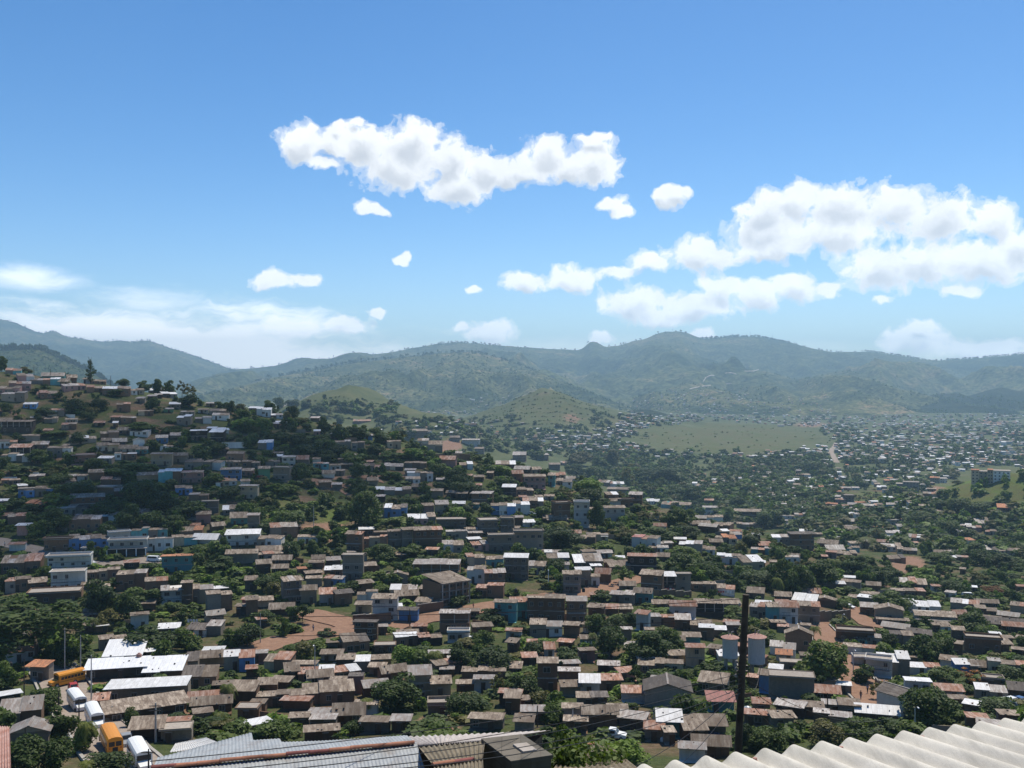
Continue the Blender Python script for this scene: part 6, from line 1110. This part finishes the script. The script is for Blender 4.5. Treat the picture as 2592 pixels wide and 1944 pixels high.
# ------------------------------------------------------------------ vehicles
def paint(name, c):
    m = plain(name, c, .35, 0, .05); return m
M_YEL, M_BUSW, M_RED, M_BLUE, M_GREY = paint('bus_yellow', (.6, .24, .02)), paint('vehicle_white', (.72, .72, .7)), paint('vehicle_red', (.35, .04, .03)), paint('vehicle_blue', (.06, .12, .25)), paint('vehicle_grey', (.25, .26, .27))
M_LAMP = plain('lamp_glass', (.6, .58, .5), .2); M_TAIL = plain('tail_lamp_red', (.35, .02, .02), .3)
def wheel(root, x, y, r, w=.24):
    wr = empty('wheel', (x, y, r)); wr.parent = root
    mb = MB(); mb.tube([(-w / 2, 0, 0), (w / 2, 0, 0)], r, M_DARK, 18); mb.build('tyre', wr)
    mb = MB(); s = 1 if x > 0 else -1; mb.tube([(s * w * .45, 0, 0), (s * (w * .5 + .015), 0, 0)], r * .55, M_GREY, 14); mb.build('rim', wr)
def bus(px, py, yaw, body, roof, label, L=10.0, band=None):
    p = at(px, py); p.z += .25; root = empty('bus', p, yaw); root.scale = (.9, .9, .9); tag(root, label, 'bus', 'buses parked along the dusty street'); wd = 1.22
    prof = [(-wd, .45), (-wd, 2.15), (-wd * .97, 2.5), (-wd * .8, 2.8), (-wd * .4, 2.95), (0, 3.0), (wd * .4, 2.95), (wd * .8, 2.8), (wd * .97, 2.5), (wd, 2.15), (wd, .45)]
    y0, y1 = -L / 2 + 1.5, L / 2; b_, r_ = MB(), MB()
    for (xa, za), (xb, zb) in zip(prof[:-1], prof[1:]):
        (r_ if min(za, zb) > 2.1 else b_).face([(xa, y0, za), (xa, y1, za), (xb, y1, zb), (xb, y0, zb)], roof if min(za, zb) > 2.1 else body)
    for y, s in ((y0, 1), (y1, -1)): q = [(x, y, z) for x, z in prof]; b_.face(q if s < 0 else q[::-1], body)
    b_.face([(-wd, y0, .45), (wd, y0, .45), (wd, y1, .45), (-wd, y1, .45)], M_DARK)
    b_.build('body', root); r_.build('roof', root)
    mb = MB(); mb.hexa([(-.95, -L / 2, .5), (.95, -L / 2, .5), (1.05, y0 - .003, .5), (-1.05, y0 - .003, .5), (-.8, -L / 2, 1.3), (.8, -L / 2, 1.3), (.95, y0 - .003, 1.62), (-.95, y0 - .003, 1.62)], body); mb.build('hood', root)
    mb = MB(); mb.box(-1.0, 1.0, y0 - .02, y0 + .01, 1.65, 2.45, M_GLASS); mb.build('windscreen', root)
    mb = MB(); mb.box(-.95, -.08, y1 - .01, y1 + .02, 1.55, 2.3, M_GLASS); mb.box(.08, .95, y1 - .01, y1 + .02, 1.55, 2.3, M_GLASS); mb.build('rear_window', root)
    mb = MB(); mb.box(-.4, .4, y1 - .01, y1 + .03, .6, 1.4, M_DARK); mb.build('emergency_door', root)
    n = 7
    for s in (-1, 1):
        for i in range(n):
            a = y0 + .5 + (y1 - y0 - .8) * i / n; mb = MB(); mb.box(s * wd - .015, s * wd + .015, a, a + (y1 - y0 - .8) / n * .82, 1.55, 2.12, M_GLASS); mb.build('window', root)
        mb = MB(); mb.box(s * wd - .012, s * wd + .02, y0 + .1, y1 - .1, 1.12, 1.2, band or M_DARK); mb.build('side_stripe', root)
        mb = MB(); mb.tube([(s * .75, -L / 2 - .02, .95), (s * .75, -L / 2 + .02, .95)], .12, M_LAMP, 12); mb.build('headlight', root)
        mb = MB(); mb.box(s * .85 - .12, s * .85 + .12, y1 - .005, y1 + .03, 1.2, 1.36, M_TAIL); mb.build('tail_light', root)
        for y in (-L / 2 + 1.1, L / 2 - 2.4): wheel(root, s * (wd - .1), y, .48)
    for y in (-L / 2 - .1, L / 2 + .03): mb = MB(); mb.box(-1.15, 1.15, y, y + .08, .42, .66, M_DARK); mb.build('bumper', root)
def heading(a, b2): p, q = at(*a), at(*b2); v = q - p; return math.atan2(v.x, -v.y)
SH = heading((205, 1805), (285, 1895))
bus(168, 1740, R(-38), M_YEL, M_YEL, 'yellow bus parked crosswise at the top of the dusty street', 7.6); bus(196, 1802, SH + R(4), M_BUSW, M_BUSW, 'all-white bus, uppermost of the white ones in the street', 9, M_BLUE)
bus(240, 1838, SH, M_BUSW, M_BUSW, 'white-topped bus with red trim right behind the yellow one', 9.5, M_RED); bus(280, 1900, SH + math.pi, M_YEL, M_YEL, 'orange-yellow bus showing its rear windows beside the palm', 9.5); bus(355, 1946, SH, M_BUSW, M_BUSW, 'white bus lowest in the street, next to the zinc roof', 9, M_GREY)
def car(px, py, yaw, m, label, van=False, pick_=False, lift=.1):
    p = at(px, py); p.z += lift; nm = 'parked_van' if van else 'pickup' if pick_ else 'parked_car'; root = empty(nm, p, yaw); tag(root, label, 'van' if van else 'pickup' if pick_ else 'car', 'cars parked in the streets')
    if van: pr = [(-2.3, .35), (-2.35, 1.0), (-2.0, 1.25), (-1.35, 1.95), (2.2, 2.0), (2.3, 1.0), (2.3, .35)]
    elif pick_: pr = [(-2.4, .4), (-2.45, .9), (-1.2, 1.05), (-.7, 1.65), (.35, 1.68), (.5, 1.05), (2.35, 1.05), (2.4, .4)]
    else: pr = [(-2.1, .35), (-2.15, .75), (-1.1, .92), (-.5, 1.42), (.85, 1.44), (1.55, .98), (2.1, .92), (2.15, .35)]
    b_ = MB(); hw = [.82 if z < 1.1 else (.78 if van else .66) for y, z in pr]
    for s in (-1, 1): q = [(s * w_, y, z) for (y, z), w_ in zip(pr, hw)]; b_.face(q if s < 0 else q[::-1], m)
    for i in range(len(pr)):
        j = (i + 1) % len(pr); b_.face([(-hw[i], *pr[i]), (hw[i], *pr[i]), (hw[j], *pr[j]), (-hw[j], *pr[j])][::-1], m)
    b_.build('body', root)
    zc = pr[3][1]; y0, y1 = pr[3][0], pr[4][0]; zl = 1.2 if van else .98
    for s in (-1, 1): mb = MB(); mb.box(s * .8 - .03, s * .8 + .03, y0 + .05, (y1 - .1 if not van else 1.9), zl + .08, zc - .12, M_GLASS); mb.build('window', root)
    a, c_ = pr[2], pr[3]; t0, t1 = .15, .85; mb = MB()
    mb.face([(-.62, a[0] + (c_[0] - a[0]) * t0 - .02, a[1] + (c_[1] - a[1]) * t0 + .02), (.62, a[0] + (c_[0] - a[0]) * t0 - .02, a[1] + (c_[1] - a[1]) * t0 + .02), (.58, a[0] + (c_[0] - a[0]) * t1 - .02, a[1] + (c_[1] - a[1]) * t1 + .02), (-.58, a[0] + (c_[0] - a[0]) * t1 - .02, a[1] + (c_[1] - a[1]) * t1 + .02)], M_GLASS); mb.build('windscreen', root)
    for s in (-1, 1):
        mb = MB(); mb.box(s * .6 - .12, s * .6 + .12, pr[1][0] - .03, pr[1][0] + .05, .58, .72, M_LAMP); mb.build('headlight', root)
        for y in (pr[0][0] + .75, pr[-1][0] - .8): wheel(root, s * .78, y, .31, .2)
for a in ((186, 1758, SH, M_RED, 'dark red car beside the crosswise yellow bus'), (318, 1892, SH, M_GREY, 'grey truck-like pickup ahead of the lowest white bus', False, True), (390, 1424, R(80), M_BUSW, 'white van parked on the hill road before the arcaded building', True), (228, 1437, R(60), M_BUSW, 'white car on the hill road near the white flat-roofed houses'),
    (556, 1421, R(70), M_BUSW, 'pale car half hidden by bushes above the green bank'), (1194, 1628, R(20), M_BUSW, 'white car beside the white ground-floor house under the open-topped building'), (1548, 1876, R(75), M_BUSW, 'white pickup parked below the tan two-storey house', False, True), (2148, 1545, R(40), M_BUSW, 'white car at the corner above the brown retaining wall'),
    (2153, 1818, R(80), M_BUSW, 'white car under the low grey sheet roof by the dirt street'), (2552, 1774, R(30), M_BUSW, 'white car, uppermost of the row by the brick shed'), (2562, 1788, R(25), M_BUSW, 'white car, second down in the row by the brick shed'), (2572, 1800, R(28), M_GREY, 'grey car in the row by the brick shed'), (2584, 1794, R(30), M_BLUE, 'blue car in the row by the brick shed'),
    (1345, 1306, R(75), M_BUSW, 'white car by the houses left of the brick tower house'), (662, 1222, R(70), M_RED, 'red car beside the green-walled house on the dirt track'), (2450, 1518, R(80), M_BUSW, 'white box van on the bare ground past the red roof', True), (1790, 1865, R(60), M_BLUE, 'blue car among the shacks left of the wooden pole')): car(*a)

# ------------------------------------------------------------------ walls, blocks of flats, washing, people, masts
def bwall(a, b2, h, mat, label):
    p, q = at(*a), at(*b2); root = empty('boundary_wall', p); tag(root, label, 'wall'); n = max(2, int((q - p).length / 3)); mb, cp = MB(), MB()
    t = (q - p); t.z = 0; t.normalize(); s = Vector((-t.y, t.x, 0)) * .12
    for i in range(n):
        u, v = p.lerp(q, i / n), p.lerp(q, (i + 1) / n); zu, zv = gz(u.x, u.y) - p.z, gz(v.x, v.y) - p.z; u, v = u - p, v - p; top = max(zu, zv) + h
        mb.hexa([(u.x - s.x, u.y - s.y, zu - .6), (v.x - s.x, v.y - s.y, zv - .6), (v.x + s.x, v.y + s.y, zv - .6), (u.x + s.x, u.y + s.y, zu - .6), (u.x - s.x, u.y - s.y, top), (v.x - s.x, v.y - s.y, top), (v.x + s.x, v.y + s.y, top), (u.x + s.x, u.y + s.y, top)], mat)
        s2 = s * 1.4; cp.hexa([(u.x - s2.x, u.y - s2.y, top + .003), (v.x - s2.x, v.y - s2.y, top + .003), (v.x + s2.x, v.y + s2.y, top + .003), (u.x + s2.x, u.y + s2.y, top + .003), (u.x - s2.x, u.y - s2.y, top + .09), (v.x - s2.x, v.y - s2.y, top + .09), (v.x + s2.x, v.y + s2.y, top + .09), (u.x + s2.x, u.y + s2.y, top + .09)], M_CONC)
    mb.build('wall', root); cp.build('coping', root)
bwall((2071, 1578), (2153, 1574), 2.9, W['b'], 'brown retaining wall at the corner of the two dirt streets'); bwall((893, 1586), (990, 1580), 2.6, W['b'], 'stone wall below the white three-storey house'); bwall((1057, 1562), (1122, 1549), 2.4, W['b'], 'brown wall along the dirt road under the blue-walled house')
bwall((561, 1146), (626, 1144), 2.8, W['w'], 'long white wall high on the hillside left of the open slope'); bwall((2216, 1748), (2285, 1806), 2.0, W['c'], 'grey wall along the right kerb of the steep dirt street'); bwall((1560, 1516), (1750, 1512), 1.6, W['b'], 'low brown wall under the tyre yard left of the wooden pole')
bwall((1065, 1146), (1120, 1150), 3.0, W['c'], 'grey wall by the bare dirt lot on the crest'); bwall((1065, 1172), (1190, 1168), 3, W['b'], 'long brown wall under the crest houses'); bwall((2010, 1700), (2010, 1730), 1.5, W['c'], 'short grey wall beside the big round tree')
def flats(name, label, x0, x1, yt, yb, blocks, floors):
    p = at((x0 + x1) / 2, yb); k_ = p.y / F; root = empty(name, p, -math.atan2(p.x, p.y)); tag(root, label, 'apartment block'); Wd = (x1 - x0) * k_; Hh = (yb - yt) * k_; dp = 12
    for (a, b2, hf, wm, rm, y0) in blocks:
        mb = MB(); mb.box(-Wd / 2 + a * Wd, -Wd / 2 + b2 * Wd, y0, y0 + dp, -5, Hh * hf, W[wm]); mb.build('wall', root)
        mb = MB(); mb.box(-Wd / 2 + a * Wd - .2, -Wd / 2 + b2 * Wd + .2, y0 - .3, y0 + dp + .2, Hh * hf + .004, Hh * hf + .5, ROOF[rm]); mb.build('roof', root)
        n = max(2, int((b2 - a) * Wd / 3))
        for f_ in range(floors):
            for i in range(n):
                x = -Wd / 2 + a * Wd + (b2 - a) * Wd * (i + .5) / n; g = window_geo(x, Hh * hf * (f_ + .3) / floors, 1.0, Hh * hf / floors * .38, y0, False); g.build('window', root)
flats('apartment_block', 'cream and white apartment block with orange-red roofs on the grassy hilltop', 2463, 2552, 1202, 1236, [(0, .2, .95, 'y', 't', 0), (.205, .42, .86, 'y', 'f', 1.2), (.425, .56, 1.0, 'y', 't', .2), (.565, 1, .95, 'w', 'f', .8)], 4)
flats('apartment_block', 'grey brick apartment block of four floors left of the grassy hilltop', 2270, 2324, 1222, 1248, [(0, .3, .8, 'p', 'f', 1), (.305, 1, 1, 'c', 'f', 0)], 4)
M_CLOTH = [plain('cloth_white', (.7, .7, .7), .9), plain('cloth_blue', (.15, .25, .45), .9), plain('cloth_red', (.45, .1, .1), .9), plain('cloth_grey', (.4, .4, .42), .9)]
def washing(px, py, w, label, lift=0.0):
    p = at(px, py); k_ = p.y / F; Wd = w * k_; root = empty('washing_line', p + Vector((0, -1.2, lift)), random.uniform(-.1, .1)); tag(root, label, 'laundry', 'washing hung out to dry')
    for s in (-1, 1): mb = MB(); mb.tube([(s * Wd / 2, 0, -.3 - lift), (s * Wd / 2, 0, 1.9)], .04, M_POLEW, 6); mb.build('post', root)
    mb = MB(); mb.tube([(-Wd / 2, 0, 1.85), (0, 0, 1.75), (Wd / 2, 0, 1.85)], .012, M_WIRE, 5); mb.build('line', root)
    for i in range(int(Wd / .75)):
        x = -Wd / 2 + .3 + .75 * i; h_ = random.uniform(.5, 1.0); mb = MB(); mb.hexa([(x, -.02, 1.74 - h_), (x + .55, .03, 1.74 - h_), (x + .55, .05, 1.74 - h_), (x, .0, 1.74 - h_), (x, -.012, 1.8), (x + .55, -.012, 1.8), (x + .55, .012, 1.8), (x, .012, 1.8)], random.choice(M_CLOTH[:1] * 3 + M_CLOTH)); mb.build('cloth', root)
for a in ((155, 1518, 55, 'washing on the brown roof terrace below the white houses'), (1382, 1612, 60, 'washing strung before the white house with pale roof above the trees'), (1690, 1502, 34, 'washing in the yard under the zinc-roofed porch'), (1835, 1508, 44, 'washing beside the grey sheet-roofed white house'), (1316, 1562, 30, 'washing in front of the turquoise house'), (1490, 1640, 28, 'washing at the turquoise hut among the trees'), (928, 1842, 40, 'washing on the terrace above the palm'), (1215, 1350, 24, 'washing near the grey block houses on the slope'), (490, 1582, 30, 'washing below the grey house beside the green bank')): washing(*a)
def person(px, py, yaw, shirt, trs, label, step=.14):
    p = at(px, py); p.z += .22; root = None
    def skin(name, vs, es, rad, mat, parent, lev=1):
        me = D.meshes.new(name); me.from_pydata(vs, es, []); o = link(D.objects.new(name, me), parent); me.materials.append(mat)
        md = o.modifiers.new('skin', 'SKIN')
        for v, r in zip(me.skin_vertices[0].data, rad): v.radius = r
        me.skin_vertices[0].data[0].use_root = True
        sb = o.modifiers.new('sub', 'SUBSURF'); sb.levels = sb.render_levels = lev; return o
    s = step; v = [(0, 0, .95), (0, 0, 1.15), (0, .01, 1.38), (0, 0, 1.5), (0, -.02, 1.63), (0, -.02, 1.74), (-.19, 0, 1.4), (-.25, .05, 1.13), (-.25, -.06, .9), (-.25, -.08, .8), (.19, 0, 1.4), (.25, -.05, 1.13), (.25, -.14, .92), (.25, -.17, .82), (-.1, 0, .88), (-.11, -s * .6, .5), (-.11, -s, .1), (-.11, -s - .14, .04), (.1, 0, .88), (.11, s * .4, .5), (.11, s, .12), (.11, s - .13, .04)]
    e = [(0, 1), (1, 2), (2, 3), (3, 4), (4, 5), (2, 6), (6, 7), (7, 8), (8, 9), (2, 10), (10, 11), (11, 12), (12, 13), (0, 14), (14, 15), (15, 16), (16, 17), (0, 18), (18, 19), (19, 20), (20, 21)]
    rd = [(.14, .1), (.13, .09), (.15, .1), (.055, .055), (.085, .1), (.06, .08), (.06, .06), (.045, .045), (.033, .033), (.03, .04), (.06, .06), (.045, .045), (.033, .033), (.03, .04), (.09, .09), (.06, .06), (.04, .04), (.035, .03), (.09, .09), (.06, .06), (.04, .04), (.035, .03)]
    root = skin('person', v, e, rd, M_SKIN, None); root.location = p; root.rotation_euler = (0, 0, yaw); tag(root, label, 'person')
    skin('shirt', [v[i] for i in (1, 0, 2, 6, 7, 10, 11)], [(0, 1), (0, 2), (2, 3), (3, 4), (2, 5), (5, 6)], [(.15, .11), (.16, .12), (.165, .115), (.075, .075), (.06, .06), (.075, .075), (.06, .06)], shirt, root)
    skin('trousers', [v[i] for i in (0, 14, 15, 16, 18, 19, 20)], [(0, 1), (1, 2), (2, 3), (0, 4), (4, 5), (5, 6)], [(.155, .115), (.105, .105), (.075, .075), (.058, .058), (.105, .105), (.075, .075), (.058, .058)], trs, root)
    skin('hair', [(0, .02, 1.68), (0, 0, 1.77), (0, .06, 1.6)], [(0, 1), (0, 2)], [(.09, .1), (.07, .08), (.05, .05)], M_DARK, root)
M_SKIN = plain('skin', (.25, .14, .09), .6); M_JEAN = plain('jeans', (.06, .08, .14), .9); M_BLK = plain('dark_cloth', (.03, .03, .035), .9)
for a in ((12, 1388, R(90), M_CLOTH[0], M_BLK, 'person in a white top walking up the hill road, further left'), (29, 1393, R(80), M_BLK, M_BLK, 'person in dark clothes on the hill road beside another walker'), (793, 1600, R(40), M_CLOTH[3], M_JEAN, 'person walking where the dirt roads meet'), (1198, 1543, R(60), M_CLOTH[2], M_BLK, 'person in red on the dirt road below the framed building'),
    (2179, 1775, R(10), M_BLK, M_JEAN, 'person in dark clothes walking on the steep dirt street'), (2196, 1760, R(190), M_CLOTH[1], M_BLK, 'person in blue by the right kerb of the steep dirt street'), (753, 1228, R(90), M_CLOTH[0], M_JEAN, 'person standing on the dirt track above the green slope'), (225, 1436, R(60), M_CLOTH[2], M_BLK, 'person beside the white car on the hill road')): person(*a)
for px, lab in ((1703, 'thin radio mast on the highest summit of the range'), (1893, 'radio mast among the crest pines, left of another'), (1955, 'radio mast among the crest pines, right of another')):
    p = mount_at('mountain_range.001', px, {1703: 840, 1893: 853, 1955: 861}[px]); root = empty('radio_mast', p); tag(root, lab, 'mast', 'radio masts on the far crest'); mb = MB()
    for a in range(3): mb.tube([(math.cos(a * 2.1) * 1.2, math.sin(a * 2.1) * 1.2, -8), (math.cos(a * 2.1) * .4, math.sin(a * 2.1) * .4, 42)], .3, M_IRON, 5)
    for z in range(0, 42, 6): mb.tube([(-.8, 0, z), (.8, 0, z + 4)], .2, M_IRON, 4)
    mb.build('tower', root)

# the framed three-storey building at the road
p = at(1155, 1541); k_ = p.y / F; root = empty('framed_building', p, R(34) - math.atan2(p.x, p.y)); tag(root, 'unfinished three-storey building with pale concrete frame and brick infill by the dirt road', 'building')
Wd, Hh, dp = 70 * k_ / math.cos(R(34)), 57 * k_, 10.5; mb = MB(); mb.box(-Wd / 2, Wd / 2, .9, dp, -3, Hh, W['b']); mb.build('wall', root)
mb = MB(); slab(mb, -Wd / 2, Wd / 2, 0, dp, Hh + .25, Hh + 1.2, .09, ROOF['b'], 3, .3); mb.build('roof', root)
for f_ in range(4):
    mb = MB(); mb.box(-Wd / 2 - .06, Wd / 2 + .06, -.1, .898, Hh * f_ / 3 - .12, Hh * f_ / 3 + .12, M_CONC); mb.build('floor_slab', root)
for i in range(5):
    x = -Wd / 2 + .15 + (Wd - .3) * i / 4; mb = MB()
    for f_ in range(3): mb.box(x - .15, x + .15, -.08, .22, Hh * f_ / 3 + (.122 if f_ else -2.5), Hh * (f_ + 1) / 3 - .122, M_CONC)
    mb.build('column', root)
for f_ in range(3):
    mb = MB(); mb.box(-Wd / 2 + .32, Wd / 2 - .32, .3, .42, Hh * f_ / 3 + .122, Hh * f_ / 3 + .95, W['b']); mb.build('parapet', root)
    for i in range(4): window_geo(-Wd / 2 + Wd * (i + .5) / 4, Hh * f_ / 3 + .75, .95, 1.0, .897).build('window', root)
# ------------------------------------------------------------------ labels: what it is, and where among things one can find
LM = [('the lone pine', 228, 945), ('the blue zinc-roofed house', 990, 1290), ('the framed building', 1130, 1460), ('the factory sheds', 310, 1685), ('the parked buses', 215, 1800), ('the gabled warehouse', 1690, 1750), ('the twin tanks', 1882, 1645), ('the road fork', 840, 1588),
      ('the arcaded building', 335, 1395), ('the grey block-house', 1260, 1370), ('the red-roofed house', 1630, 1380), ('the white gridded house', 2222, 1685), ('the steep street', 2165, 1730), ('the long blue house', 225, 1372), ('the green slope', 720, 1285), ('the windowed tower-house', 891, 1442),
      ('the porch-fronted gable', 2250, 1550), ('the turquoise house', 428, 1208), ('the brick tower', 1450, 1315), ('the dark shed', 2300, 1755), ('the cream flats', 2507, 1218), ('the zinc ridge roof', 720, 1905), ('the wavy white roof', 2250, 1890), ('the spreading tree', 55, 1640), ('the white hill wall', 594, 1140), ('the crest lot', 1140, 1135)]
def sector(dx, dy):
    if abs(dx) > 2.2 * abs(dy): return 'right of' if dx > 0 else 'left of'
    if abs(dy) > 2.2 * abs(dx): return 'below' if dy > 0 else 'above'
    return ('lower' if dy > 0 else 'upper') + ' ' + ('right of' if dx > 0 else 'left of')
ORD = ['nearest', 'second', 'third', 'fourth', 'fifth', 'sixth', 'seventh', 'eighth', 'ninth', 'tenth', 'eleventh', 'twelfth'] + ['next'] * 60
BY = {}
for t in THINGS: BY.setdefault(t[1], []).append(t)
for o, desc, pt, area, kd in THINGS:
    best = None
    for nm, lx, ly in LM:
        dx, dy = pt[0] - lx, pt[1] - ly; dist = math.hypot(dx, dy)
        if dist < 18 or dist > 900: continue
        sc = sector(dx, dy)
        same = sorted(math.hypot(q[2][0] - lx, q[2][1] - ly) for q in BY[desc] if sector(q[2][0] - lx, q[2][1] - ly) == sc)
        rk = sum(1 for q in same if q < dist - 1e-6)
        key = dist * (1 + .6 * rk) + (5000 if rk > 11 else 0)
        if best is None or key < best[0]: best = (key, f'{desc}, {ORD[min(rk, 60)]} {sc} {nm}')
    o['label'] = best[1] if best else desc
seen = {}
for o in bpy.data.objects:
    if o.parent is None and 'label' in o:
        if o['label'] in seen: print('DUP', o['label'])
        seen[o['label']] = 1
